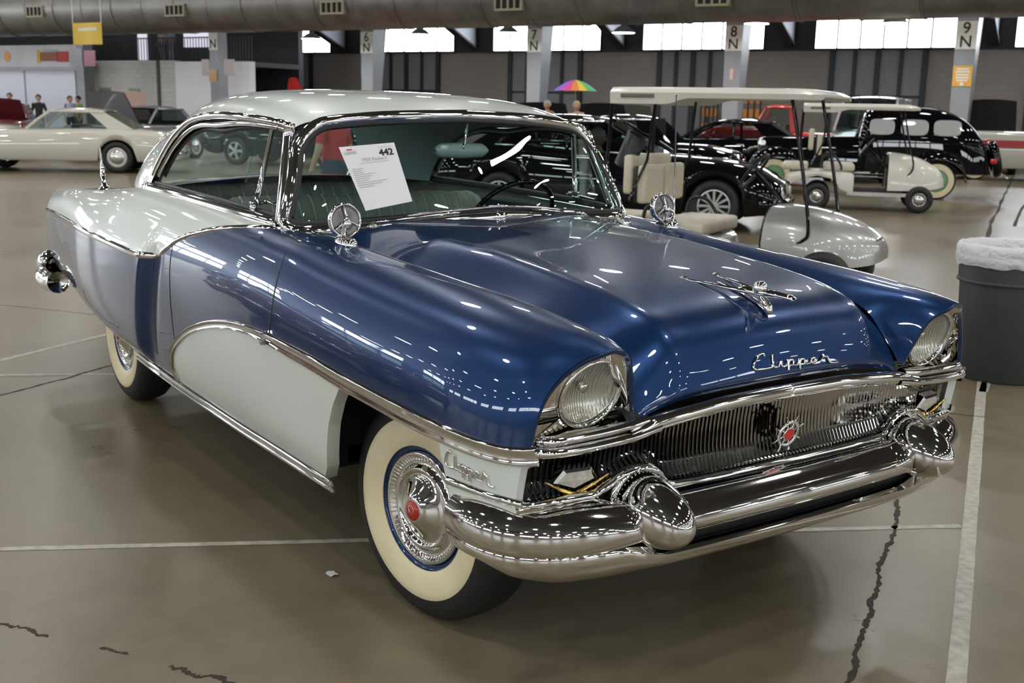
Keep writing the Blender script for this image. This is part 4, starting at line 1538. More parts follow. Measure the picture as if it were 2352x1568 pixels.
mb.tube(catmull([(.62, 0, 1.05), (.642, 0, 1.028), (.650, 0, zb(.645) + .010), (.61, 0, zb(.61) + .008), (.52, 0, zb(.52) + .006), (.44, 0, zb(.44) + .003)], 5), np.r_[np.full(6, .012), np.linspace(.016, .003, 20)], 10, flat=.7)
mb.obj('pedestal', M['chrome'], ho)

# ---- scripts
SCRIPT = [
 [(.140, .93), (.138, 1.03), (.112, 1.06), (.072, .95), (.030, .72), (.004, .46), (.008, .28), (.045, .20), (.11, .19), (.205, .25)],
 [(.205, .27), (.225, .55), (.228, .98), (.222, .60), (.225, .28), (.25, .22), (.285, .26)],
 [(.285, .26), (.315, .60), (.318, .30), (.335, .20), (.37, .24)],
 [(.37, .24), (.395, .62), (.397, .30), (.392, -.12)],
 [(.395, .42), (.425, .60), (.455, .52), (.445, .28), (.40, .22)], [(.445, .25), (.50, .22)],
 [(.50, .22), (.53, .60), (.532, .28), (.527, -.15)],
 [(.53, .40), (.56, .58), (.59, .50), (.58, .26), (.535, .20)], [(.58, .23), (.65, .24)],
 [(.65, .24), (.70, .38), (.725, .52), (.70, .60), (.672, .46), (.675, .26), (.71, .17), (.77, .22)],
 [(.77, .22), (.815, .62), (.82, .74), (.835, .60), (.875, .58), (.885, .35), (.90, .15), (.945, .10), (1.0, .11)],
]


def script(place, name, r):
    mb = MB()
    for st in SCRIPT:
        c = catmull([(a, b, 0) for a, b in st], 5)
        P = np.array([place(a, b) for a, b, _ in c])
        mb.tube(P, r, 6)
    return mb.obj(name, M['chrome'], car)


# fender script: from photo corners
pA, pB = onbody((1026, 1062)), onbody((1137, 1113))


def fplace(a, b):
    x = pA[0] + (pB[0] - pA[0]) * a
    z = .640 + .052 * (b - .2) + .010 * (1 - a)
    v = v_at_z(x, z)
    return side(x, v) + side_n(np.array([x]), np.array([v]))[0] * .004


script(fplace, 'fender_script', .0038)
tag(car.children[-1], 'chrome script reading Clipper')


def fplace2(a, b):
    p = fplace(1 - a, b); return p * [1, -1, 1]


script(fplace2, 'fender_script', .0038)
hA, hB = onhood((1728, 846)), onhood((1921, 825))


def hplace(a, b):
    qs = hA + (hB - hA) * a
    s_ = qs[0] - (b - .32) * .045
    return hood(np.array(s_), np.array(qs[1])) + hood_n(np.array(s_), np.array(qs[1])) * .004


script(hplace, 'hood_script', .0034)
tag(car.children[-1], 'chrome script reading Clipper')

M['mirrorback'] = pmat('mirror_back_dark', (.16, .15, .15), rough=.25, metal=.9)
# ---- outside mirrors
for sg in (1, -1):
    mroot = empty('side_mirror', parent=car)
    c = np.array([-.605, -.727 * sg, 1.185])
    n_ = np.array([.97, -.05, .10]); n_ /= np.linalg.norm(n_)
    Rr = Vector(tuple(n_)).to_track_quat('X', 'Z').to_matrix().to_4x4()
    R4 = Matrix.Translation(tuple(c)) @ Rr
    MB().lathe([(.050, .004), (.053, .010), (.058, .008), (.0595, -.004), (.057, -.020), (.052, -.024)], 36, R4).obj('housing', M['chrome'], mroot)
    MB().lathe([(.001, .010), (.020, .006), (.040, .001), (.051, .003)], 36, R4).obj('back_dish', M['mirrorback'], mroot)
    MB().lathe([(.001, -.020), (.052, -.021)], 36, R4).obj('mirror_glass', M['mirror'], mroot)
    for k in range(3):
        a = PI / 2 + .12 + k * 2 * PI / 3
        d = Rr @ Vector((0, math.cos(a), math.sin(a)))
        p0 = np.array(c) + n_ * .018; p1 = p0 + np.array(d) * .05 - n_ * .010
        MB().tube([p0, (p0 + p1) / 2 + n_ * .002, p1], [.006, .004, .003], 6).obj('spoke_rib', M['chrome'], mroot)
    mb = MB()
    q = onbody((797, 566)) if sg == 1 else None
    bz = side(np.array(-.60), np.array(6.2)) * [1, sg, 1]
    bz = np.array([-.60, -.735 * sg, bz[2] + .002])
    mb.tube(catmull([c + n_ * .014, c + n_ * .030 + [0, 0, -.012], bz + [.012, 0, .055], bz + [.0, 0, .02], bz], 5), np.interp(np.arange(21), [0, 6, 12, 20], [.011, .012, .013, .02]), 10)
    mb.obj('stem', M['chrome'], mroot)
    G = []
    for t in np.linspace(0, 2 * PI, 25)[:-1]:
        G.append([(bz[0] + .015 + .065 * math.cos(t) * k, bz[1] + .030 * math.sin(t) * k, bz[2] + h) for k, h in ((1.0, -.012), (1.0, .004), (.7, .014), (.3, .020), (.01, .022))])
    MB().grid(np.array(G), close_u=True).obj('foot', M['chrome'], mroot)

# ---- front antenna on the far fender
MB().tube([(-.545, .735, 1.10), (-.545, .73, 1.24), (-.552, .72, 1.636)], [.006, .0035, .002], 8).obj('front_antenna', M['dchrome'], car)
MB().lathe([(.0045 * math.sin(t) + 1e-4, -.0045 * math.cos(t)) for t in np.linspace(0, PI, 8)], 10, Matrix.Translation((-.552, .72, 1.638))).obj('antenna_tip', M['chrome'], car)

# ---- wipers
for sg in (-1, 1):
    piv = ws(np.array(sg * .62), np.array(.0)) + np.array([.035, 0, .0])
    w0 = empty('wiper', parent=car)
    MB().lathe([(.020, -.03), (.022, 0), (.016, .014), (.001, .018)], 16, Matrix.Translation(tuple(piv)) @ Matrix.Rotation(-.9, 4, 'Y')).obj('pivot', M['chrome'], w0)
    e_ = np.array([ws(np.array(sg * .62 - sg * t * .58 if sg > 0 else -.62 + t * .62), np.array(.03 + .03 * t)) + np.array([.03 - .012 * t, 0, .008]) for t in np.linspace(0, 1, 10)])
    MB().tube(e_[:7], np.linspace(.008, .004, 7), 6).obj('arm', M['chrome'], w0)
    bl = np.array([ws(np.array((.62 - t * .60) * sg), np.array(.055 + .03 * t)) + np.array([.016, 0, .006]) for t in np.linspace(.28, 1.12, 12)])
    MB().tube(bl, .0055, 6).obj('blade', M['dchrome'], w0)
# hood-rear chrome bead (cowl moulding)
u = np.linspace(-.94, .94, 60)
P = ws(u, np.full_like(u, -.02)) + np.array([.022, 0, -.006])
MB().tube(P, .010, 8, flat=.8).obj('cowl_moulding', M['chrome'], car)


# ================================================================== WHEELS
def wheel(name, loc, steer, side_sg, parent):
    """side_sg=1: outer face towards -y"""
    ty = empty(name, parent=parent)
    ty.location = loc
    ty.rotation_euler = (0, 0, steer + (0 if side_sg > 0 else PI))
    R4 = Matrix.Rotation(-PI / 2, 4, 'Z')      # local x axis -> -y
    tread = [(.190, -.085), (.235, -.098), (.29, -.102), (.332, -.090), (.350, -.070), (.358, -.045), (.360, 0), (.358, .045), (.350, .070), (.338, .084), (.322, .094), (.300, .1000), (.284, .1012)]
    tread = [(r, a) for r, a in tread]
    MB().lathe(tread, 72, R4).obj('tyre', M['rubber'], ty)
    MB().lathe([(.284, .1012), (.281, .1035), (.262, .1045), (.235, .102), (.210, .095), (.196, .086)], 72, R4).obj('whitewall', M['cream'], ty)
    for r_ in (.345, .352):
        pass
    MB().lathe([(.197, .087), (.1965, .078), (.188, .074), (.184, .076), (.178, .066), (.170, .05)], 64, R4).obj('rim', M['blue'], ty)
    cap = [(.176, .064), (.1785, .074), (.174, .084), (.166, .083), (.152, .072), (.144, .0695), (.134, .074), (.128, .084), (.122, .087), (.116, .083), (.112, .076), (.105, .077), (.085, .088), (.060, .104), (.042, .116), (.036, .118), (.031, .118)]
    hc = MB().lathe(cap, 64, R4).obj('hubcap', M['chrome'], ty)
    # fine fluted band and radial fins
    nf = 72
    fl = MB()
    for k in range(nf):
        a = 2 * PI * k / nf
        for r0, r1, a0, a1 in ((.150, .168, .071, .083),):
            c, s = math.cos(a), math.sin(a)
            (fl.tube([(r0 * c, -a0 - .001, r0 * s), (r1 * c, -a1 - .001, r1 * s)], .0022 if r0 > .1 else .0030, 4) if (r0 > .1 or k % 3 == 0) else None)
    o = fl.obj('hubcap_fluting', M['chrome'], hc); o['kind'] = 'stuff'
    for k in range(4):
        a = PI / 4 + k * PI / 2 + .25
        MB().box((-.004, -.004, -.012), (.004, .006, .012), Matrix.Rotation(-a, 4, 'Y') @ Matrix.Translation((.122, -.084, 0))).obj('hubcap_lug', M['chrome'], hc, smooth=False)
    MB().lathe([(.031, .117), (.030, .121), (.001, .123)], 32, R4).obj('medallion', M['red'], hc)
    MB().tube([(.012 * math.cos(t), -.1235, .005 + .012 * math.sin(t)) for t in np.linspace(0, 2 * PI, 17)[:-1]], .0016, 5, closed=True).obj('medallion_mark', M['chrome'], hc)
    return ty


wheel('front_wheel', (0, -.700, .3595), .131, 1, car)
wheel('front_wheel', (0, .700, .3595), .131, -1, car)
wheel('rear_wheel', (-3.099, -.700, .3595), 0, 1, car)
wheel('rear_wheel', (-3.099, .700, .3595), 0, -1, car)
MB().tube([(0, -.68, .36), (0, .68, .36)], .04, 8).obj('front_axle', M['under'], car)
MB().tube([(-3.099, -.68, .36), (-3.099, .68, .36)], .05, 8).obj('rear_axle', M['under'], car)
for sg in (1, -1):
    mb = MB(); yq = sorted((-.45 * sg, -.47 * sg)); mb.box((-3.6, yq[0], .42), (-2.6, yq[1], .9)); mb.obj('rear_wheelhouse', M['under'], car, smooth=False)
MB().tube([(-4.45, -.55, .40), (-3.7, -.55, .38)], .03, 10).obj('exhaust_pipe', M['under'], car)

# ================================================================== AUCTION SHEET IN THE WINDSHIELD
sheet = empty('windshield_sheet')
tag(sheet, 'white printed auction sheet numbered 442 lying against the windshield of the blue hardtop', 'paper')
SPX = {'tl': (778, 338), 'tr': (905, 327), 'br': (947, 462), 'bl': (840, 484)}
# plane leaning back just behind the glass
pn = np.array([math.cos(.55), 0, math.sin(.55)])
base = ws(np.array(-.55), np.array(.35)) + np.array([-.03, 0, -.01])
# solve plane through the glass near that spot
gn = ws_n(np.array(-.55), np.array(.45)); g0 = ws(np.array(-.58), np.array(.45)) + gn * .014
C4 = {k: on_plane(p, gn, gn @ g0) for k, p in SPX.items()}
TL, TR, BR, BL = C4['tl'], C4['tr'], C4['br'], C4['bl']


def sp(u, v, h=0.0):
    p = (TL * (1 - u) + TR * u) * (1 - v) + (BL * (1 - u) + BR * u) * v
    return p + gn * h


mb = MB(); G = np.array([[sp(u, v) - gn * .004 * math.sin(PI * u) * 0 for v in np.linspace(0, 1, 8)] for u in np.linspace(0, 1, 8)])
mb.grid(G); mb.grid(G - gn * .0008, flip=True)
mb.obj('sheet', M['paper'], sheet)
sx, sy = (TR - TL), (BL - TL)
wS, hS = np.linalg.norm(sx), np.linalg.norm(sy)


def sheet_text(body, size, u, v, mat, name, offset=0.0, align='CENTER'):
    o = text_obj(body, size, mat, None, name, Matrix.Identity(4), ext=.0002, offset=offset, align=align)
    me = o.data
    co = np.empty(len(me.vertices) * 3, np.float32); me.vertices.foreach_get('co', co); co = co.reshape(-1, 3)
    P = np.array([sp(u + c[0] / wS, v - c[1] / hS, .0012 + c[2]) for c in co], np.float32)
    me.vertices.foreach_set('co', P.ravel()); me.update()
    o.parent = sheet
    return o


sheet_text('442', .038, .80, .150, M['ink'], 'lot_number', .0012)
sheet_text('LEAKE', .017, .155, .105, M['greyink'], 'brand_text', .0003)
sheet_text('1955 Packard', .019, .54, .235, M['greyink'], 'title_text')
mb = MB()


def line(u0, u1, v, h, mat, name):
    mb = MB(); mb.grid(np.array([[sp(u0, v - h, .0012), sp(u0, v + h, .0012)], [sp((u0 + u1) / 2, v - h, .0012), sp((u0 + u1) / 2, v + h, .0012)], [sp(u1, v - h, .0012), sp(u1, v + h, .0012)]]))
    return mb.obj(name, mat, sheet, smooth=False)


line(.11, .21, .055, .010, M['redink'], 'brand_car_mark')
line(.68, .93, .055, .0035, M['greyink'], 'caption_line')
line(.25, .80, .285, .004, M['pinkink'], 'subtitle_line')
for k, (L) in enumerate((.22, .17, .20, .42, .34, .27, .24, .58, .48, .30)):
    line(.06, .06 + L, .36 + k * .032, .005, M['greyink'], 'text_line')
# ================================================================== BACKGROUND MATERIALS
def paint(name, col, metal=0.0, coat=1.0, rough=.35):
    return pmat(name, col, rough=rough, metal=metal, coat=coat, coat_rough=.02)


M['cwhite'] = paint('cream_white_paint', (.62, .60, .52))
M['cartwhite'] = pmat('cart_ivory', (.66, .64, .57), rough=.35, coat=.4)
M['silver'] = paint('silver_paint', (.42, .42, .40), .5)
M['redpaint'] = paint('red_paint', (.45, .02, .015))
M['maroon'] = paint('maroon_paint', (.12, .012, .015))
M['greypaint'] = paint('grey_paint', (.17, .17, .18), .3)
M['darkglass'] = glass_mat('dark_car_glass', (.35, .40, .40))
M['cargl'] = glass_mat('car_glass', (.75, .82, .80))
M['alloy'] = pmat('alloy_wheel', (.55, .55, .54), rough=.28, metal=.8)
M['green'] = pmat('green_wheel', (.12, .30, .13), rough=.4, coat=.6)
M['vinyl'] = pmat('cream_vinyl', (.62, .57, .44), rough=.45, noise=.06, nscale=6)
M['bin'] = pmat('grey_bin_plastic', (.045, .047, .05), rough=.55, noise=.12, nscale=8, bump=.08)
M['taillight'] = pmat('tail_light_red', (.5, .01, .01), rough=.2, coat=.6)
M['skin'] = pmat('skin', (.48, .27, .19), rough=.55)


def cloth(c): return pmat('cloth', c, rough=.85, noise=.12, nscale=12)


def smooth_bevel(o, w=.03, seg=3):
    bm = bmesh.new(); bm.from_mesh(o.data)
    bmesh.ops.remove_doubles(bm, verts=bm.verts, dist=1e-4)
    ed = [e for e in bm.edges if len(e.link_faces) == 2 and e.calc_face_angle(0) > .5]
    bmesh.ops.bevel(bm, geom=ed, offset=w, segments=seg, affect='EDGES', profile=.6)
    for f in bm.faces: f.smooth = True
    bm.to_mesh(o.data); bm.free()
    return o


def bwheel(root, x, y, r, wd, out, rim, spokes=5, white=False, rimr=.66):
    """out=+1 outer face to +y"""
    R4 = Matrix.Translation((x, y, r)) @ Matrix.Rotation(PI / 2 * out, 4, 'Z')
    t = MB().lathe([(r * .62, -wd / 2), (r * .9, -wd / 2), (r, -wd * .36), (r, wd * .36), (r * .9, wd / 2), (r * rimr, wd / 2), (r * rimr * .97, wd * .40)], 32, R4).obj('wheel', M['rubber'], root)
    if white:
        MB().lathe([(r * .90, wd / 2 + .004), (r * .78, wd / 2 + .008), (r * rimr, wd / 2 + .004)], 32, R4).obj('whitewall', M['cream'], t)
    if spokes:
        mb = MB(); mb.lathe([(r * rimr, wd * .42), (r * rimr * .9, wd * .44), (r * rimr * .86, wd * .2)], 32, R4)
        for k in range(spokes):
            a = 2 * PI * k / spokes
            c, s = math.cos(a), math.sin(a)
            n = .11 if spokes < 8 else .05
            pts = []
            for rr, hw in ((r * .12, r * n * .8), (r * rimr * .92, r * n)):
                pts.append((rr, hw))
            v = []
            for aa in (wd * .30, wd * .44):
                for (rr, hw), sgn in ((pts[0], -1), (pts[1], -1), (pts[1], 1), (pts[0], 1)):
                    v.append(tuple(R4 @ Vector((aa, rr * c - sgn * hw * s, rr * s + sgn * hw * c))))
            mb.add(v, [(4, 5, 6, 7), (0, 1, 5, 4), (2, 3, 7, 6), (1, 2, 6, 5)])
        mb.lathe([(r * .17, wd * .40), (r * .15, wd * .46), (.001, wd * .47)], 16, R4)
        mb.obj('rim', rim, t, sharp=40)
        MB().lathe([(r * rimr * .86, wd * .2), (.001, wd * .15)], 24, R4).obj('brake_well', M['under'], t)
    else:
        MB().lathe([(r * rimr, wd * .40), (r * rimr * .92, wd * .46), (r * rimr * .7, wd * .30), (r * .42, wd * .34), (r * .36, wd * .44), (r * .2, wd * .50), (.001, wd * .52)], 28, R4).obj('rim', rim, t)
    return t


def make_car(name, label, P, heading, spec, group=None):
    """P: world ground point of the origin (rear axle centre)"""
    root = empty(name, (P[0], P[1], 0), heading)
    tag(root, label, 'car', group)
    S = dict(W=.90, wb=2.9, fo=.85, ro=1.1, r=.34, zb=.24, body=M['bpaint'], glass=M['cargl'], rim=M['alloy'], spokes=5, white=False, crown=.05, trim=M['chrome'], tail=True)
    S.update(spec)
    W, wb, fo, ro, r = S['W'], S['wb'], S['fo'], S['ro'], S['r']
    zt = pchip([p[0] for p in S['belt']], [p[1] for p in S['belt']])
    xs = np.linspace(-ro, wb + fo, 120)
    rows = []
    for x in xs:
        e = min((x + ro) / .35, (wb + fo - x) / .45, 1.0)
        w = W * (.86 + .14 * math.sqrt(max(0, 1 - (1 - e) ** 2)))
        zb = S['zb'] + .06 * (1 - min(1, e))
        for ax in (0, wb):
            d = abs(x - ax); ra = r * 1.16
            if d < ra: zb = max(zb, r + math.sqrt(ra * ra - d * d) * .98)
        z = float(zt(x))
        zb = min(zb, z - .1)
        zm = zb + (z - zb) * .5
        rows.append([(x, -w + .05, zb), (x, -w, zb + .05), (x, -w - .01, zm), (x, -w + .015, z - .10), (x, -w + .05, z - .04), (x, -w + .12, z), (x, -w * .5, z + S['crown'] * .75), (x, 0, z + S['crown'])])
    G = np.array(rows)
    G = np.concatenate([G, (G * [1, -1, 1])[:, ::-1][:, 1:]], 1)
    mb = MB().grid(G)
    m = G.shape[1]
    mb.f.append(tuple(range(m))); mb.f.append(tuple((len(G) - 1) * m + j for j in range(m))[::-1])
    body = mb.obj('body', S['body'], root, sharp=50)
    MB().box((-ro + .2, -W + .16, S['zb'] + .02), (wb + fo - .2, W - .16, S['zb'] + .22)).obj('chassis', M['under'], root, smooth=False)
    for ax in (0, wb):
        for sd in (-1, 1):
            bwheel(root, ax, sd * (W - .12), r, .21, sd, S['rim'], S['spokes'], S['white'])
            yy = sorted((sd * (W - .38), sd * (W - .36)))
            MB().box((ax - r * 1.2, yy[0], r * .6), (ax + r * 1.2, yy[1], r * 2.2)).obj('wheel_well', M['under'], root, smooth=False)
    # greenhouse
    if S.get('roof'):
        bf, br, rf, rr, zr, wb_, wr = S['roof']
        zf, zrr = float(zt(bf)) + .02, float(zt(br)) + .02
        A = lambda s: np.array([bf, s * wb_, zf]); B = lambda s: np.array([rf, s * wr, zr - .03])
        C = lambda s: np.array([rr, s * wr, zr - .03]); D = lambda s: np.array([br, s * wb_, zrr])
        # roof skin
        n = 13
        G = []
        for t in np.linspace(0, 1, 15):
            x = rf + (rr - rf) * t
            arch = math.sin(PI * min(max(t, 0), 1)) ** .7
            G.append([(x, y * wr, zr - .03 + .03 * arch + .06 * (1 - abs(y) ** 3) * (.45 + .55 * arch)) for y in np.linspace(-1, 1, n)])
        rb = S.get('roofmat', S['body'])
        mb = MB().grid(np.array(G)); mb.grid(np.array(G) - [0, 0, .03], flip=True)
        mb.obj('roof', rb, root)
        for s in (-1, 1):
            MB().tube(catmull([A(s), (A(s) + B(s)) / 2 + [0, 0, .02], B(s)], 5), .035, 6).obj('front_pillar', rb, root)
            cp = S.get('cpillar', .28)
            q0, q1 = C(s) + [cp * .6, 0, 0], D(s) + [cp, 0, 0]
            mb = MB(); mb.prism([q0, C(s), D(s), q1], (0, -s * .03, 0)); mb.obj('rear_pillar', rb, root, smooth=False)
            MB().tube([B(s), C(s)], .03, 6).obj('roof_rail', S['trim'] if S.get('brightrail') else rb, root)
            wx = S.get('bpillar')
            segs = [(A(s) + [-.03, 0, .0], B(s) + [-.03, 0, 0], q0, q1)]
            if wx is not None:
                tb = (wx - rf) / (rr - rf); pb = B(s) + (C(s) - B(s)) * tb; tb2 = (wx - bf) / (br - bf); pa = A(s) + (D(s) - A(s)) * tb2
                MB().tube([pa, pb], .03, 6).obj('centre_pillar', rb, root)
                segs = [(segs[0][0], segs[0][1], pb, pa), (pa, pb, q0, q1)]
            for a_, b_, c_, d_ in segs:
                mobj('side_window', [a_, b_, c_, d_], [(0, 1, 2, 3)], S['glass'], root, smooth=False)
        mobj('windshield', [A(-1), B(-1), B(1), A(1)], [(0, 1, 2, 3)], S['glass'], root, smooth=False)
        mobj('rear_window', [D(-1) , C(-1), C(1), D(1)], [(0, 1, 2, 3)], S['glass'], root, smooth=False)
        # seats
        for sx in (.42, .78):
            x = bf + (br - bf) * sx
            o = MB().box((x - .12, -wb_ * .8, .5), (x + .06, wb_ * .8, zf + .10)).obj('seat', S.get('seatmat', M['black']), root); smooth_bevel(o, .05, 2)
    # bumpers, lights
    z0 = S.get('zbump', .45)
    for nm, x in (('front_bumper', wb + fo + .02), ('rear_bumper', -ro - .02)):
        sg = 1 if x > 0 else -1
        MB().tube(catmull([(x - sg * .30, -W - .01, z0), (x - sg * .06, -W * .9, z0), (x + sg * .02, -W * .5, z0), (x + sg * .03, 0, z0), (x + sg * .02, W * .5, z0), (x - sg * .06, W * .9, z0), (x - sg * .30, W + .01, z0)], 4), .06, 8).obj(nm, S.get('bumpmat', M['chrome']), root)
    zl = float(zt(wb + fo)) - .12
    for s in (-1, 1):
        MB().lathe([(.001, .05), (.06, .045), (.09, .02), (.095, -.03)], 18, Matrix.Translation((wb + fo - .02, s * W * .70, zl))).obj('headlight', M['lens'], root)
        zk = float(zt(-ro)) - .16
        o = MB().box((-ro - .02, s * W * .62 - .14, zk - .07), (-ro + .12, s * W * .62 + .20, zk + .07)).obj('tail_light', M['taillight'], root); smooth_bevel(o, .03, 2)
    for s in (-1, 1):
        # door seam and handle, belt trim
        G = [(x, s * (W + .012), float(zt(x)) - S.get('trimdrop', .13)) for x in np.linspace(-ro + .25, wb + fo - .35, 30)]
        if S['trim'] is not None and S.get('sidetrim', True):
            MB().tube(G, .014, 5).obj('side_trim', S['trim'], root)
    return root


def origin_from_wheel(P, heading, which, near, spec):
    """origin when P is the ground point under a near wheel; near=-1: right side"""
    W = spec.get('W', .90); wb = spec.get('wb', 2.9)
    lx_ = wb if which == 'front' else 0
    ly_ = near * (W - .02)
    c, s = math.cos(heading), math.sin(heading)
    return np.array([P[0] - (lx_ * c - ly_ * s), P[1] - (lx_ * s + ly_ * c), 0])


rad = math.radians
# ---- white sixties hardtop at the left
spA = dict(W=.93, wb=2.92, fo=.90, ro=1.30, r=.345, zb=.26, body=M['cwhite'], spokes=0, rim=M['dchrome'], belt=[(-1.3, .80), (-.9, .90), (0, .955), (.6, .96), (1.6, .93), (2.4, .90), (3.4, .86), (3.82, .80)], roof=(1.95, -.35, 1.45, .30, 1.36, .74, .60), cpillar=.55, trim=None, crown=.03)
make_car('white_hardtop', 'cream-white sixties two-door hardtop parked side-on far behind the blue car', origin_from_wheel(at((270, 398), 2, 0), rad(241.5), 'rear', 1, spA), rad(241.5), spA)
spA2 = dict(spA, W=.9)
make_car('white_coupe', 'white coupe showing only its sloping rear past the cream-white hardtop', at((-95, 372), 2, 0) + np.array([-1.5, .5, 0]), rad(241.5), spA2)
# ---- black saloon behind the golf cart
spD = dict(W=.93, wb=3.07, fo=.87, ro=1.05, r=.35, zb=.22, spokes=12, belt=[(-1.05, .93), (-.6, 1.02), (0, 1.03), (1.0, .98), (2.2, .95), (2.9, .92), (3.5, .84), (3.94, .62)], roof=(2.25, -.55, 1.45, .05, 1.47, .76, .60), bpillar=.95, brightrail=True, cpillar=.35, glass=M['darkglass'], trim=M['chrome'], sidetrim=False, bumpmat=M['bpaint'], zbump=.40)
oD = origin_from_wheel(at((1635, 533), 2, 0), rad(37), 'front', -1, spD)
make_car('black_saloon', 'glossy black modern saloon with many-spoked alloy wheels behind the silver golf cart', oD, rad(37), spD)
# ---- black car seen through the side windows
spC = dict(W=.92, wb=2.75, fo=.9, ro=1.0, r=.36, zb=.28, spokes=5, belt=[(-1.0, .98), (0, 1.06), (1.4, 1.02), (2.2, .98), (3.2, .92), (3.65, .75)], roof=(2.0, -.9, 1.2, -.5, 1.62, .78, .64), bpillar=.6, glass=M['darkglass'], sidetrim=False, bumpmat=M['bpaint'])
PC = at((540, 378), 2, 0)
make_car('black_five_spoke_car', 'black car with silver five-spoke wheels seen through the side windows of the blue hardtop', origin_from_wheel(PC, rad(35), 'rear', -1, spC), rad(35), spC)
spW = dict(spA, body=M['silver'], W=.9)
make_car('silver_saloon', 'silver car with chrome front end parked ahead of the black five-spoke car', origin_from_wheel(at((330, 385), 2, 0), rad(60), 'front', -1, spW), rad(60), spW) if False else None
# ---- two black cars in the middle distance
spI = dict(W=.92, wb=3.0, fo=.85, ro=1.2, r=.35, spokes=0, rim=M['chrome'], belt=[(-1.2, .85), (-.5, .98), (.8, 1.0), (2.0, .98), (3.2, .96), (3.85, .82)], roof=(1.9, -.1, 1.45, .35, 1.48, .74, .60), cpillar=.5, glass=M['cargl'], brightrail=True)
make_car('black_classic_coupe', 'black classic coupe with bright roof trim parked beyond the black saloon', at((1545, 455), 2, 0), rad(215), spI)
spJ = dict(W=.93, wb=2.8, fo=.95, ro=1.05, r=.36, spokes=10, belt=[(-1.05, .95), (-.4, 1.0), (.8, .98), (1.9, .95), (3.2, .90), (3.75, .75)], roof=(2.05, -.75, 1.2, -.05, 1.43, .74, .58), cpillar=.7, glass=M['darkglass'], sidetrim=False, bumpmat=M['bpaint'], bpillar=.75)
make_car('black_fastback', 'black fastback coupe standing in front of the orange racks', at((1760, 420), 2, 0), rad(216), spJ)
# ---- white car with a red stripe at the right
spH = dict(W=.95, wb=2.95, fo=.9, ro=1.0, r=.36, zb=.32, body=M['cwhite'], spokes=0, white=True, rim=M['chrome'], belt=[(-1.0, 1.20), (-.4, 1.26), (1.2, 1.26), (2.6, 1.24), (3.85, 1.15)], trim=None, crown=.04)
PH = at((2236, 412), 2, 0)
oH = origin_from_wheel(PH, rad(38), 'rear', -1, spH)
carH = make_car('white_pickup', 'white car with a broad red side stripe parked behind the black vintage sedan', oH, rad(38), spH)
for s in (-1, 1):
    yy = sorted((s * .955, s * .975)); MB().box((-.9, yy[0], .86), (3.6, yy[1], 1.06)).obj('red_stripe', M['redpaint'], carH, smooth=False)


# ---- unseen cars: maroon known from its fender reflection, dark one added for reflections
spM = dict(W=.93, wb=2.95, fo=.9, ro=1.2, r=.34, body=M['maroon'], spokes=10, belt=[(-1.2, .88), (-.4, .98), (1.0, .98), (2.2, .95), (3.2, .88), (3.85, .70)], roof=(2.1, -.4, 1.4, .2, 1.42, .74, .60), glass=M['darkglass'], sidetrim=False)
make_car('maroon_car', 'maroon car standing beside the blue hardtop, mirrored in its front fender', (-6.6, -6.6, 0), rad(68), spM)
spN = dict(spM, body=M['bpaint'])
make_car('added_dark_car', 'unseen dark car behind the maroon one, added for the blue door reflection', (-15.5, -9.6, 0), rad(60), spN)

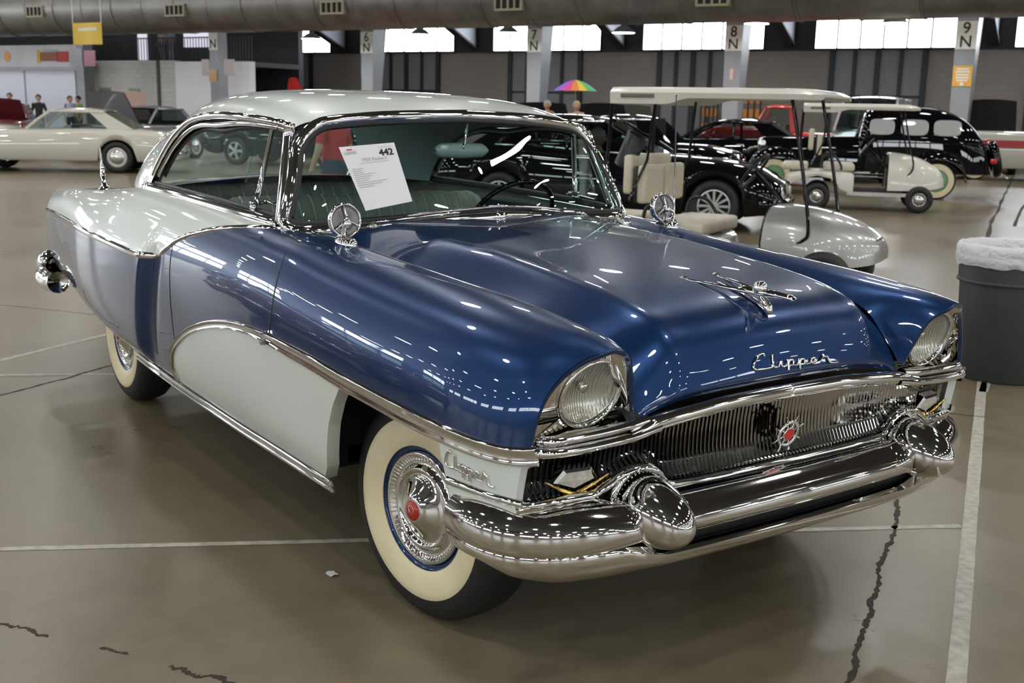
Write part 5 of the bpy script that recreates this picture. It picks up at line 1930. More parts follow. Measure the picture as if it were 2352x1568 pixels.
# ---- vintage sedan
def vintage():
    P = at((2145, 458), 2, 0); h = rad(222)
    W = .66
    c, s = math.cos(h), math.sin(h)
    near = 1
    yw = .74
    o = np.array([P[0] + near * yw * s, P[1] - near * yw * c, 0])
    root = empty('vintage_sedan', (o[0], o[1], 0), h)
    tag(root, 'black thirties sedan with rounded back and green wheels with whitewall tyres', 'car')
    wb = 3.15
    # cabin: loft of cross sections along x
    prof = [(-1.02, .55, .78), (-.96, .48, 1.0), (-.85, .46, 1.20), (-.68, .45, 1.42), (-.42, .45, 1.62), (-.05, .45, 1.755), (.5, .45, 1.80), (1.2, .45, 1.77), (1.42, .46, 1.66), (1.52, .47, 1.25)]
    G = []
    xs = np.linspace(-1.02, 1.52, 50)
    ft = pchip([p[0] for p in prof], [p[2] for p in prof])
    for x in xs:
        zt_ = float(ft(x)); e = min(1, (x + 1.02) / .5)
        w = W * (.62 + .38 * math.sqrt(1 - (1 - e) ** 2))
        row = []
        for t in np.linspace(0, PI, 17):
            yy = -math.copysign(abs(math.cos(t)) ** .55, math.cos(t)) * w
            zz = .50 + (zt_ - .50) * math.sin(t) ** .42 if 0 < t < PI else .50
            row.append((x, yy, zz))
        G.append(row)
    G = np.array(G)
    MB().grid(G).obj('body', M['bpaint'], root, sharp=60)
    for s_ in (-1, 1):
        for x0, x1 in ((-.40, .12), (.22, .74), (.86, 1.34)):
            yy = s_ * (W + .004)
            v = []
            for k in range(20):
                t = 2 * PI * k / 20
                cx, cz = (x0 + x1) / 2, 1.40
                a_, b_ = (x1 - x0) / 2, .155
                ex = math.copysign(abs(math.cos(t)) ** .5, math.cos(t)) * a_; ez = math.copysign(abs(math.sin(t)) ** .5, math.sin(t)) * b_
                v.append((cx + ex, yy - s_ * .025 * (ez / b_ > 0) * ez / b_, cz + ez))
            mobj('side_window', v, [tuple(range(20))], pmat('pale_window', (.42, .44, .42), .15, coat=1.0), root, smooth=False)
        MB().tube([(-.95, s_ * (W + .005), 1.10), (1.5, s_ * (W + .005), 1.10)], .012, 5).obj('belt_bead', M['bpaint'], root)
        MB().tube([(.15, s_ * (W + .03), 1.12), (.27, s_ * (W + .03), 1.12)], .012, 6).obj('door_handle', M['chrome'], root)
        # hood louvres
        for k in range(5):
            MB().tube([(1.70, s_ * .395, 1.02 - k * .055), (2.75, s_ * .325, .98 - k * .050)], .013, 5).obj('hood_louvre', M['chrome'], root)
        # fenders: arched shells
        for nm, cx, x0, x1, zz in (('rear_fender', 0.0, -.72, .52, 1.0), ('front_fender', wb, -.62, .62, 1.0)):
            G = []
            for t in np.linspace(0, PI, 24):
                xx = cx - math.cos(t) * .56 + (.10 if nm == 'rear_fender' else -.06) * 0
                zt_ = .34 + math.sin(t) ** .8 * .60
                if nm == 'rear_fender' and t < .8: zt_ = .34 + math.sin(t) ** .8 * .60 - .0
                G.append([(xx, s_ * .55, zt_ + .02), (xx, s_ * .70, zt_ + .015), (xx, s_ * .82, zt_ - .02), (xx, s_ * .88, zt_ - .09), (xx, s_ * .885, zt_ - .16)])
            MB().grid(np.array(G)).obj(nm, M['bpaint'], root)
        o_ = MB().box((.5, min(s_ * .60, s_ * .86), .36), (wb - .5, max(s_ * .60, s_ * .86), .40)).obj('running_board', M['bpaint'], root, smooth=False)
        for ax in (0, wb):
            t = bwheel(root, ax, s_ * .74, .37, .15, s_, M['green'], 0, True, .60)
            MB().lathe([(.09, .08), (.08, .10), (.05, .11), (.001, .115)], 16, Matrix.Translation((ax, s_ * .74, .37)) @ Matrix.Rotation(PI / 2 * s_, 4, 'Z')).obj('hub_cap', M['chrome'], t)
        MB().lathe([(.001, -.12), (.07, -.10), (.115, -.02), (.12, .05), (.11, .055), (.001, .06)], 18, Matrix.Translation((3.45, s_ * .42, .98))).obj('headlight', M['chrome'], root)
    # hood and grille
    G = []
    for x in np.linspace(1.5, 3.42, 12):
        w = .46 - .12 * (x - 1.5) / 1.9; zt_ = 1.20 - .06 * (x - 1.5) / 1.9
        G.append([(x, -w * (1 if k < .2 else 1) * math.cos(k) ** (.6) if math.cos(k) > 0 else w * abs(math.cos(k)) ** .6, .48 + (zt_ - .48) * math.sin(k) ** .4 if 0 < k < PI else .48) for k in np.linspace(0, PI, 15)])
    MB().grid(np.array(G)).obj('hood', M['bpaint'], root, sharp=60)
    o_ = MB().box((3.40, -.26, .45), (3.48, .26, 1.12)).obj('grille', M['chrome'], root); smooth_bevel(o_, .05, 3)
    MB().tube([(-1.32, -.75, .48), (-1.36, 0, .48), (-1.32, .75, .48)], .035, 8).obj('rear_bumper', M['chrome'], root)
    MB().tube([(3.75, -.75, .48), (3.80, 0, .48), (3.75, .75, .48)], .035, 8).obj('front_bumper', M['chrome'], root)
    # spare on the tail
    R4 = Matrix.Translation((-1.17, 0, .80)) @ Matrix.Rotation(PI, 4, 'Z') @ Matrix.Rotation(-.25, 4, 'Y')
    t = MB().lathe([(.22, -.08), (.34, -.08), (.37, -.04), (.37, .04), (.34, .08), (.22, .08)], 32, R4).obj('spare_wheel', M['bpaint'], root)
    MB().lathe([(.22, .08), (.14, .10), (.001, .11)], 24, R4).obj('spare_cover', M['bpaint'], t)
    for s_ in (-1, 1):
        MB().lathe([(.001, -.06), (.05, -.04), (.05, .06), (.001, .08)], 12, Matrix.Translation((-1.05, s_ * .74, .78))).obj('tail_lamp', M['taillight'], root)


vintage()


# ---- golf carts
def golf_cart(name, label, nose, heading, body, kz=1.0, dz=0.0):
    root = empty(name, tuple(nose), heading)
    tag(root, label, 'golf cart')
    # local: nose tip at x=0, back is negative
    fa, ra = -.42, -2.10
    # roof canopy
    L0, L1 = -.52, -2.42
    G = []
    for t in np.linspace(0, 1, 26):
        x = L0 + (L1 - L0) * t
        e = min(1, t / .16); up = .055 * math.sqrt(1 - (1 - e) ** 2)
        thick = .035 + .055 * float(sstep(.60, .72, t)) + .01
        zc = 1.745
        edge = .60 * (.86 + .14 * min(1, t / .1)) * (1 - .05 * float(sstep(.93, 1, t)))
        G.append([(x, -edge, zc - thick), (x, -edge - .015, zc), (x, -edge + .05, zc + up * .8), (x, -edge * .4, zc + up), (x, edge * .4, zc + up), (x, edge - .05, zc + up * .8), (x, edge + .015, zc), (x, edge, zc - thick), (x, edge - .08, zc - .02), (x, -edge + .08, zc - .02)])
    G = np.array(G)
    mb = MB().grid(G, close_v=True); m = G.shape[1]
    mb.f.append(tuple(range(m))); mb.f.append(tuple((len(G) - 1) * m + j for j in range(m))[::-1])
    rf = mb.obj('canopy', M['cartwhite'], root, sharp=50)
    for s in (-1, 1):
        o = MB().box((-2.30, s * .615 - .008, 1.70), (-1.98, s * .615 + .008, 1.735)).obj('grab_slot', pmat('slot_brown', (.16, .13, .10), .6), rf); smooth_bevel(o, .006, 2)
        # struts
        MB().tube(catmull([(-.78, s * .52, 1.72), (-.66, s * .53, 1.2), (-.56, s * .54, .82 * kz), (-.60, s * .53, .66 * kz), (-.74, s * .53, .58 * kz)], 5), .016, 7).obj('front_strut', M['bpaint'], root)
        MB().tube([(-2.42, s * .52, 1.70), (-2.44, s * .54, 1.1), (-2.36, s * .55, .72)], .018, 7).obj('rear_strut', M['bpaint'], root)
        MB().tube([(-2.0, s * .52, 1.68), (-2.05, s * .54, 1.15), (-2.22, s * .55, .75)], .014, 7).obj('centre_strut', M['bpaint'], root)
    # nose cowl
    G = []
    for th in np.linspace(0, PI / 2, 24):
        x = -.95 * (1 - math.sin(th)); cth = max(0.0, math.cos(th))
        wv = .56 * cth ** .6 + .01
        zt_ = (.50 + .49 * cth ** 1.1) * kz
        zb_ = (.46 - .10 * cth) * kz
        row = []
        for k in np.linspace(0, PI, 15):
            ck = math.cos(k)
            row.append((x, -math.copysign(abs(ck) ** .6, ck) * wv, zb_ + (zt_ - zb_) * math.sin(k) ** .55 if 0 < k < PI else zb_))
        G.append(row)
    cw = MB().grid(np.array(G)).obj('front_cowl', body, root, sharp=70)
    o = MB().box((-.13, -.12, .605 * kz), (-.06, .12, .68 * kz)).obj('badge_plate', M['greypaint'], cw, smooth=False)
    # dash lip and floor
    G = []
    for k in np.linspace(0, PI, 15):
        ck = math.cos(k); y = -math.copysign(abs(ck) ** .6, ck) * .56; z = kz * (.36 + .63 * math.sin(k) ** .55 if 0 < k < PI else .36)
        G.append([(-.95, y * 1.01, z + .004), (-.972, y * .99, z - .004), (-.955, y * .94, .36 * kz + (z - .36 * kz) * .93)])
    MB().grid(np.array(G)).obj('dash_edge', M['bpaint'], root)
    MB().box((-1.55, -.50, .30), (-.70, .50, .34)).obj('floor_pan', M['black'], root, smooth=False)
    mb = MB(); mb.box((-.93, -.44, .34), (-.90, .44, .80 * kz)); mb.obj('dashboard', M['black'], root, smooth=False)
    for s in (-1, 1):
        yy = sorted((s * .50, s * .54))
        MB().box((-1.60, yy[0], .26), (-.62, yy[1], .32)).obj('rocker_panel', M['dchrome'], root, smooth=False)
    # rear body
    G = []
    for x, zb_, zt_, w in ((-1.50, .30, .60, .54), (-1.55, .30, .64, .575), (-1.72, .36, .655, .58), (-1.82, .52, .655, .58), (-2.1, .58, .655, .58), (-2.38, .52, .65, .58), (-2.55, .42, .62, .57), (-2.62, .42, .54, .52)):
        zt_ -= dz; zb_ = min(zb_, zt_ - .06)
        G.append([(x, -w, zb_), (x, -w - .01, (zb_ + zt_) / 2), (x, -w + .02, zt_ - .02), (x, -w + .06, zt_), (x, w - .06, zt_), (x, w - .02, zt_ - .02), (x, w + .01, (zb_ + zt_) / 2), (x, w, zb_)])
    G = np.array(G); mb = MB().grid(G); mb.f.append(tuple(range(8))); mb.f.append(tuple(56 + j for j in range(8))[::-1])
    mb.obj('rear_body', body, root, sharp=50)
    # seats
    def cushion(nm, lo, hi, b=.05, mat=None):
        lo = (lo[0], lo[1], lo[2] - dz); hi = (hi[0], hi[1], hi[2] - dz)
        o = MB().box(lo, hi).obj(nm, mat or M['vinyl'], root); return smooth_bevel(o, b, 3)
    cushion('seat_cushion', (-2.02, -.52, .66), (-1.50, .52, .79))
    for s in (-1, 1):
        cushion('seat_back', (-2.16, s * .27 - .23, .92), (-2.07, s * .27 + .23, 1.27), .04)
        cushion('seat_back_shell', (-2.185, s * .27 - .22, .93), (-2.16, s * .27 + .22, 1.26), .01, M['black'])
        cushion('rear_seat_back', (-2.30, s * .27 - .23, 1.0), (-2.21, s * .27 + .23, 1.36), .04)
    cushion('rear_seat_cushion', (-2.72, -.52, .66), (-2.28, .52, .78))
    for s in (-1, 1):
        MB().tube(catmull(np.array([(-2.06, s * .56, .70), (-2.02, s * .57, .90), (-1.86, s * .57, .92), (-1.74, s * .57, .78), (-1.72, s * .56, .68)]) - [0, 0, dz], 5), .018, 7).obj('arm_rest', M['black'], root)
    # steering wheel
    c = np.array([-1.30, .27, 1.06]); ax = np.array([-.80, 0, .60]); u1 = np.array([0, 1.0, 0]); u2 = np.cross(ax, u1)
    st = MB().tube([c + .185 * (math.cos(a) * u1 + math.sin(a) * u2) for a in np.linspace(0, 2 * PI, 33)[:-1]], .016, 7, closed=True).obj('steering_wheel', M['black'], root)
    MB().tube([c, c + np.array([.38, 0, -.34])], .022, 8).obj('steering_column', M['bpaint'], st)
    MB().tube([c - .17 * u1, c, c + .17 * u1], .013, 6).obj('spoke', M['black'], st)
    # wheels
    for x in (fa, ra):
        for s in (-1, 1):
            bwheel(root, x, s * .50, .225, .20, s, M['dchrome'], 0, False, .52)
    return root


nE = at((2026, 690), 2, 0)
cE = golf_cart('silver_golf_cart', 'silver-nosed golf cart with long ivory canopy right behind the blue car', nE, rad(26), M['silver'], .80, .17)
cE2 = MB().lathe([(.085, -.16), (.105, .16), (.095, .16), (.075, -.14), (.001, -.14)], 18, Matrix.Translation((-2.30, -.34, 1.22)) @ Matrix.Rotation(-1.1, 4, 'Y')).obj('bag_well', M['black'], cE)
nF = at((2150, 480), 2, 0)
golf_cart('white_golf_cart', 'ivory golf cart with black dash beside the black vintage sedan', origin_from_wheel(at((2107, 489), 2, 0), rad(40), 'front', -1, dict(W=.52, wb=-.42)), rad(40), M['cartwhite'])
# second canopy seen over the ivory cart
ov = MB()
G = []
pv = at((2015, 470), 2, 0)

# ---- waste bin and its bag
PB = at((2293, 884), 2, 0)
dirv = (PB - CAM) * [1, 1, 0]; dirv /= np.linalg.norm(dirv)
PB = PB + dirv * .27
bin_ = empty('waste_bin', (PB[0], PB[1], 0))
tag(bin_, 'large dark grey round plastic waste bin standing by the parking line', 'bin')
UPM = Matrix.Rotation(-PI / 2, 4, 'Y')
MB().lathe([(.001, 0), (.255, 0), (.265, .012), (.290, .60), (.300, .605), (.303, .70), (.303, .80), (.285, .80), (.25, .05)], 48, UPM).obj('bucket', M['bin'], bin_, sharp=50)
MB().lathe([(.302, .595), (.309, .60), (.309, .612), (.302, .617)], 48, UPM).obj('band', M['bin'], bin_)
bag = empty('bin_liner', (PB[0], PB[1], .0))
tag(bag, 'translucent white plastic liner folded over the rim of the dark grey bin', 'bin liner')
rs = np.random.RandomState(3)
G = []
na = 72
wob = [sum(rs.randn() * .5 / k * math.cos(k * 2 * PI * j / na + rs.rand() * 0 + k) for k in range(2, 9)) for j in range(na)]
for j in range(na):
    a = 2 * PI * j / na
    w = wob[j]
    w2 = sum(.4 * math.sin(k * a * 3 + k * k) / k for k in range(1, 6))
    prof = [(.24, .62), (.265, .74), (.288 + .004 * w, .815), (.300, .838 + .012 * w), (.318 + .006 * w2, .835 + .012 * w), (.330 + .010 * w, .80), (.327 + .012 * w2, .77), (.334 + .008 * w, .74), (.318 + .006 * w2, .705 + .016 * w)]
    G.append([(r * math.cos(a), r * math.sin(a), z) for r, z in prof])
mt, nt, b = new_mat('liner_plastic')
b.inputs['Base Color'].default_value = (.86, .87, .90, 1); b.inputs['Roughness'].default_value = .35
b.inputs['Alpha'].default_value = .78
b.inputs['Subsurface Weight'].default_value = .0
tcn = nt.nodes.new('ShaderNodeTexCoord'); nz = nt.nodes.new('ShaderNodeTexNoise'); nz.inputs['Scale'].default_value = 14; nz.inputs['Detail'].default_value = 5; nz.inputs['Distortion'].default_value = 1.5
bpn = nt.nodes.new('ShaderNodeBump'); bpn.inputs['Strength'].default_value = .7; bpn.inputs['Distance'].default_value = .03
nt.links.new(tcn.outputs['Object'], nz.inputs['Vector']); nt.links.new(nz.outputs['Fac'], bpn.inputs['Height']); nt.links.new(bpn.outputs['Normal'], b.inputs['Normal'])
o = MB().grid(np.array(G), close_u=True).obj('liner', mt, bag)
ss = o.modifiers.new('sub', 'SUBSURF'); ss.levels = ss.render_levels = 2


# ---- people
def person(name, label, loc, heading, shirt, pants, hair, h=1.72, pose='stand'):
    root = empty(name, tuple(loc), heading)
    tag(root, label, 'person')
    k = h / 1.72
    V = {}
    J = [('pel', (0, 0, .96), .15, None), ('wai', (0, 0, 1.10), .14, 'pel'), ('che', (0.01, 0, 1.32), .165, 'wai'), ('nec', (0, 0, 1.48), .065, 'che'), ('hea', (.01, 0, 1.54), .06, 'nec'),
         ('shl', (0, .17, 1.42), .075, 'che'), ('ell', (-.02, .25, 1.15), .048, 'shl'), ('wrl', (.08, .26, .93), .032, 'ell'), ('hal', (.11, .26, .84), .038, 'wrl'),
         ('shr', (0, -.17, 1.42), .075, 'che'), ('elr', (-.02, -.25, 1.15), .048, 'shr'), ('wrr', (.08, -.26, .93), .032, 'elr'), ('har', (.11, -.26, .84), .038, 'wrr'),
         ('hpl', (0, .09, .90), .10, 'pel'), ('knl', (.01, .10, .50), .062, 'hpl'), ('anl', (-.02, .10, .09), .042, 'knl'), ('tol', (.14, .11, .035), .032, 'anl'),
         ('hpr', (0, -.09, .90), .10, 'pel'), ('knr', (.01, -.10, .50), .062, 'hpr'), ('anr', (-.02, -.10, .09), .042, 'knr'), ('tor', (.14, -.11, .035), .032, 'anr')]
    if pose == 'sit':
        dz = -.44
        J = [(n, (p[0], p[1], p[2] + dz), r, q) for n, p, r, q in J]
        new = {'knl': (.42, .11, .56), 'knr': (.42, -.11, .56), 'anl': (.50, .11, .30), 'anr': (.50, -.11, .30), 'tol': (.62, .11, .27), 'tor': (.62, -.11, .27), 'hpl': (.02, .09, .50), 'hpr': (.02, -.09, .50),
               'wrl': (.26, .20, .78), 'wrr': (.26, -.20, .78), 'hal': (.34, .17, .80), 'har': (.34, -.17, .80)}
        J = [(n, new.get(n, p), r, q) for n, p, r, q in J]
    idx = {}; vs = []; es = []; rs_ = []
    for i, (n, p, r, par) in enumerate(J):
        idx[n] = i; vs.append([q * k for q in p]); rs_.append(r * k)
        if par: es.append((idx[par], i))
    me = bpy.data.meshes.new(name + '_body'); me.from_pydata(vs, es, [])
    o = bpy.data.objects.new('body', me); COL.objects.link(o)
    sk = o.modifiers.new('skin', 'SKIN')
    for i, d in enumerate(me.skin_vertices[0].data):
        d.radius = (rs_[i], rs_[i] * (1.0 if i not in (0, 1, 2) else .82)); d.use_root = (i == 0)
    sb = o.modifiers.new('s', 'SUBSURF'); sb.levels = sb.render_levels = 1
    dg = bpy.context.evaluated_depsgraph_get()
    m2 = bpy.data.meshes.new_from_object(o.evaluated_get(dg))
    bpy.data.objects.remove(o)
    m2.materials.clear()
    for m_ in (M['skin'], shirt, pants, M['black']): m2.materials.append(m_)
    for p in m2.polygons:
        c = p.center; p.use_smooth = True
        z = c.z / k - (0 if pose == 'stand' else -.44); ay = abs(c.y) / k
        p.material_index = 3 if z < .07 else 2 if (z < .98 and ay < .22) else 0 if z > 1.46 else 0 if (ay > .21 and z < 1.18) else 1
    b_ = link('body', m2, None, root)
    # head with face features
    G = []
    for t in np.linspace(0, PI, 13):
        row = []
        for a in np.linspace(0, 2 * PI, 19)[:-1]:
            r = .098 * math.sin(t)
            jaw = 1 - .18 * float(sstep(.55, 1, t / PI))
            x = r * math.cos(a) * 1.08 * jaw; y = r * math.sin(a) * .84 * jaw
            if math.cos(a) > .93 and .5 < t / PI < .66: x += .016
            row.append((.012 + x, y, 1.635 + .118 * math.cos(t)))
        G.append(row)
    hz0 = 0 if pose == 'stand' else -.44
    hd = MB().grid(np.array(G) * k + [0, 0, hz0 * k], close_v=True).obj('head', M['skin'], root)
    G = []
    for t in np.linspace(0, 1.75, 8):
        G.append([(-.006 + .118 * math.sin(t) * math.cos(a) * (1.06 if math.cos(a) < .3 else .90), .104 * math.sin(t) * math.sin(a), 1.648 + .130 * math.cos(t) + (.05 * max(0, math.cos(a)) if t > 1.2 else 0)) for a in np.linspace(0, 2 * PI, 19)[:-1]])
    MB().grid(np.array(G) * k + [0, 0, hz0 * k], close_v=True).obj('hair', hair, root)
    for s in (-1, 1):
        MB().lathe([(.008 * math.sin(t) + 1e-4, .008 * math.cos(t)) for t in np.linspace(0, PI, 7)], 8, Matrix.Translation((.103 * k, s * .033 * k, (1.65 + hz0) * k))).obj('eye', M['ink'], hd)
        MB().lathe([(.024 * math.sin(t) + 1e-4, .012 * math.cos(t)) for t in np.linspace(0, PI, 7)], 8, Matrix.Translation((.0, s * .088 * k, (1.63 + hz0) * k)) @ Matrix.Rotation(PI / 2, 4, 'Z')).obj('ear', M['skin'], hd)
        # fingers
        fo = np.array([0, 0, 0]) if pose == 'stand' else np.array([.23, -s * .09, -.03])
        mb = MB()
        for f in range(4):
            y0 = s * .26 + (f - 1.5) * .004; x0 = .095 + f * .013
            mb.tube(np.array([(x0, y0, .83), (x0 + .01, y0 - s * .004, .79), (x0 + .006, y0 - s * .016, .755)]) * k + fo, .008, 5)
        mb.tube(np.array([(.135, s * .25, .86), (.155, s * .235, .825), (.15, s * .225, .80)]) * k + fo, .009, 5)
        mb.obj('fingers', M['skin'], root)
    return root


hairb = pmat('brown_hair', (.10, .06, .03), .7); hairblond = pmat('blond_hair', (.45, .33, .17), .7); hairg = pmat('grey_hair', (.40, .39, .37), .7); hairk = pmat('dark_hair', (.02, .015, .012), .7)
jeans = cloth((.03, .045, .08)); darkp = cloth((.02, .02, .025))
person('person', 'person in red shirt and dark jeans seen through the windshield of the blue hardtop', at((768, 560), 2, 0), rad(200), cloth((.45, .02, .03)), jeans, hairk, 1.66)


def px_ground(px, y_h, b):
    """ground point below a pixel on the plane at hall depth b"""
    p = on_plane((px, y_h), E2, E2 @ O2 + b); return np.array([p[0], p[1], 0])


person('person', 'fair-haired person in pink top standing under the rainbow umbrella', px_ground(1324, 250, 27.6), rad(-40), cloth((.62, .38, .36)), darkp, hairblond, 1.80)
person('person', 'grey-haired person among the raised black hoods beside the umbrella', px_ground(1257, 240, 29), rad(-60), cloth((.50, .20, .16)), darkp, hairg, 1.82)
person('person', 'person in lime green shirt behind the cream-white hardtop windshield', px_ground(22, 225, 27), rad(-30), cloth((.30, .70, .08)), darkp, hairb, 1.75)
person('person', 'person in black beside the white roller wall', px_ground(88, 225, 28), rad(-20), cloth((.02, .02, .02)), darkp, hairk, 1.72)
person('person', 'person in pale blue shirt at the foot of the grey column', px_ground(160, 225, 29), rad(10), cloth((.35, .42, .55)), darkp, hairb, 1.70)
person('person', 'person in dull green shirt next to the one in pale blue', px_ground(179, 226, 30), rad(-70), cloth((.16, .30, .08)), darkp, hairk, 1.70)
# occupant of the black saloon
hD = rad(37)
pD = oD + np.array([math.cos(hD), math.sin(hD), 0]) * 1.30 + np.array([math.sin(hD), -math.cos(hD), 0]) * .36
person('person', 'person in bright green shirt sitting inside the black saloon', (pD[0], pD[1], 0), hD, cloth((.10, .55, .05)), darkp, hairg, 1.74, 'sit')

# ---- rainbow umbrella
pu = px_ground(1320, 245, 28.2)
um = empty('rainbow_umbrella', tuple(pu))
tag(um, 'open umbrella with rainbow coloured panels above a raised car hood', 'umbrella')
cols = [(.70, .08, .30), (.45, .12, .60), (.12, .15, .65), (.15, .35, .80), (.05, .45, .45), (.15, .50, .12), (.80, .60, .08), (.75, .25, .05)]
zt_ = 2.42
for k in range(16):
    a0, a1 = rad(130) - 2 * PI * k / 16, rad(130) - 2 * PI * (k + 1) / 16
    G = [[(r * math.cos(a), r * math.sin(a), zt_ - .30 * (r / .60) ** 1.7) for r in np.linspace(.02, .60, 6)] for a in np.linspace(a0, a1, 4)]
    MB().grid(np.array(G)).obj('panel', pmat('umbrella_%d' % k, cols[k % 8], .7), um)
MB().tube([(0, 0, .0), (0, 0, zt_ + .05)], .014, 6).obj('pole', M['dchrome'], um)

# ---- cars with raised hoods in the far row
def far_car(name, label, px, b, heading, mat, hoodmat, width=1.5, hz=(1.0, 1.75), tap=.10):
    p = px_ground(px, 240, b)
    sp_ = dict(W=.88, wb=2.8, fo=.85, ro=1.05, r=.34, spokes=0, rim=M['chrome'], body=mat, belt=[(-1.05, .85), (0, .95), (1.5, .95), (3.2, .92), (3.6, .8)], roof=(1.75, -.3, 1.25, .2, 1.42, .72, .58), sidetrim=False, glass=M['darkglass'])
    r = make_car(name, label, p, heading, sp_)
    G = []
    for t in np.linspace(0, 1, 8):
        G.append([(2.05 + 1.15 * t * .45, y * width / 2 * (1 - tap * t), hz[0] + (hz[1] - hz[0]) * t - .05 * y * y) for y in np.linspace(-1, 1, 9)])
    G = np.array(G); mb = MB().grid(G); mb.grid(G + [.03, 0, -.01], flip=True)
    mb.obj('raised_hood', hoodmat, r)
    return r


hd_far = rad(-55)
far_car('black_show_car', 'black car with a plain raised hood beneath the rainbow umbrella', 1296, 36.5, hd_far, M['bpaint'], M['under'], 1.9, (.95, 1.86))
far_car('black_show_car', 'black car with a split raised hood between umbrella and golf cart', 1432, 33.5, hd_far, M['bpaint'], M['under'], 1.5, (.95, 1.84))
far_car('olive_show_car', 'car with a dull olive raised hood behind the silver golf cart posts', 1484, 39.5, hd_far, M['greypaint'], pmat('olive_hood', (.06, .06, .045), .6), 1.7, (.95, 1.85))
far_car('black_show_car', 'car with black raised hood behind the red-striped white car', 2278, 39.5, rad(-58), M['cwhite'], M['under'], 1.55, (1.15, 2.2))
far_car('grey_show_car', 'grey car with its hood raised behind the white hardtop tail', 395, 24, rad(-60), M['greypaint'], M['greypaint'], 1.5, (.95, 1.85))
far_car('red_show_car', 'car with a white raised hood edged in red', 300, 30, rad(-20), M['redpaint'], M['cwhite'], 1.5, (.95, 1.95))
far_car('maroon_show_car', 'maroon car with raised hood next to the person in lime green', 25, 24.5, rad(-20), M['maroon'], M['maroon'], 1.5, (.95, 1.6))
far_car('red_show_car', 'red car with pointed raised hood showing above the blue hardtop roof', 768, 30, rad(-55), M['redpaint'], M['redpaint'], 1.5, (.95, 2.42), .80)

spV = dict(W=.80, wb=2.8, fo=.7, ro=1.0, r=.36, zb=.35, body=M['cwhite'], spokes=0, rim=M['chrome'], belt=[(-1.0, 1.25), (1.6, 1.25), (2.2, 1.2), (3.5, 1.05)], roof=(2.2, -.9, 1.5, -.75, 2.08, .74, .66), cpillar=.2, glass=M['darkglass'], sidetrim=False)
make_car('white_van', 'white high-roofed van standing behind the black vintage sedan', px_ground(2022, 240, 31.5), rad(-62), spV)

# ---- red truck cab and orange racks by the wall
pt = px_ground(1890, 260, 34.5)
spT = dict(W=.85, wb=2.9, fo=.7, ro=1.0, r=.36, zb=.35, body=M['redpaint'], spokes=0, rim=M['chrome'], belt=[(-1.0, 1.05), (.9, 1.08), (1.2, 1.2), (3.0, 1.2), (3.6, 1.0)], roof=(1.9, .7, 1.6, .85, 1.85, .70, .62), cpillar=.15, glass=M['cargl'], sidetrim=False)
make_car('red_pickup', 'bright red old pickup cab behind the golf cart front post', pt, rad(215), spT)
for px0, px1, lab in ((1612, 1650, 'narrow orange barrier rack left of the grey electrical cabinet'), (1692, 1748, 'orange barrier rack right of the grey electrical cabinet')):
    b = D_WALL - 1.6
    a0, a1 = px_ab((px0, 240), b)[0], px_ab((px1, 240), b)[0]
    r = empty('barrier_rack'); r.matrix_world = HM
    tag(r, lab, 'rack')
    mo = pmat('rack_orange', (.70, .27, .03), .5)
    for z in (.4, .95, 1.5, 2.0):
        MB().box((a0, b - .04, z), (a1, b + .04, z + .30)).obj('board', mo, r, smooth=False)
    for a in np.linspace(a0, a1, 5):
        MB().box((a - .03, b - .08, 0), (a + .03, b - .04, 2.35)).obj('upright', M['darksteel'], r, smooth=False)
b = D_WALL - .9
a0, a1 = px_ab((1655, 240), b)[0], px_ab((1675, 240), b)[0]
o = MB().box((a0, b - .2, 0), (a1, b + .2, 2.3)).obj('electrical_cabinet', M['colgrey'], None, smooth=False); hall_obj(o)
tag(o, 'grey electrical cabinet standing between the two orange racks', 'cabinet')

# ================================================================== CONCESSION BLOCK AT THE LEFT
BC = 35.0
aL, aC, aR = px_ab((205, 180), BC)[0], px_ab((405, 180), BC)[0], px_ab((575, 180), BC)[0]
zF = px_ab((300, 139), BC)[1]
wall_c = MB().box((aL - .3, BC, 0), (aC, BC + .3, zF)).obj('wall_concession', M['whiteblock'], None, smooth=False); hall_obj(wall_c)
tag(wall_c, 'white block wall of the concession stand', 'wall', kind='structure')
wall_c2 = MB().box((aC, BC - .05, 0), (aR, BC + .3, zF - .05)).obj('wall_bright', pmat('bright_white_wall', (.80, .78, .80), .6), None, smooth=False); hall_obj(wall_c2)
tag(wall_c2, 'bright white wall beside the concession stand', 'wall', kind='structure')
o = MB().box((aC - 1.10, BC - .06, 0), (aC - .95, BC - .002, zF)).obj('trim_pipe', M['frame'], None, smooth=False); hall_obj(o); tag(o, 'dark downpipe on the white wall', 'trim', kind='structure')
for px0, px1, py0, py1 in ((228, 255, 201, 225), (295, 322, 203, 226)):
    a0, z1 = px_ab((px0, py0), BC - .02); a1, z0 = px_ab((px1, py1), BC - .02)
    o = MB().box((a0, BC - .03, z0), (a1, BC - .002, z1)).obj('window_hatch', pmat('hatch_grey', (.22, .21, .20), .5), None, smooth=False); hall_obj(o); tag(o, 'grey service hatch in the white wall', 'window', kind='structure')
# dark mezzanine above
zM = px_ab((300, 76), BC)[1]
o = MB().box((aL - 14, BC + 3.0, 0.01), (aR, BC + 3.3, Z_CEIL)).obj('wall_mezzanine', M['darksteel'], None, smooth=False); hall_obj(o); tag(o, 'dark back wall of the mezzanine', 'wall', kind='structure')
o = MB().box((aL - 14, BC + .3, zF - .25), (aR, BC + 3.0, zF - .06)).obj('floor_mezzanine', M['darksteel'], None, smooth=False); hall_obj(o); tag(o, 'mezzanine floor slab', 'floor', kind='structure')
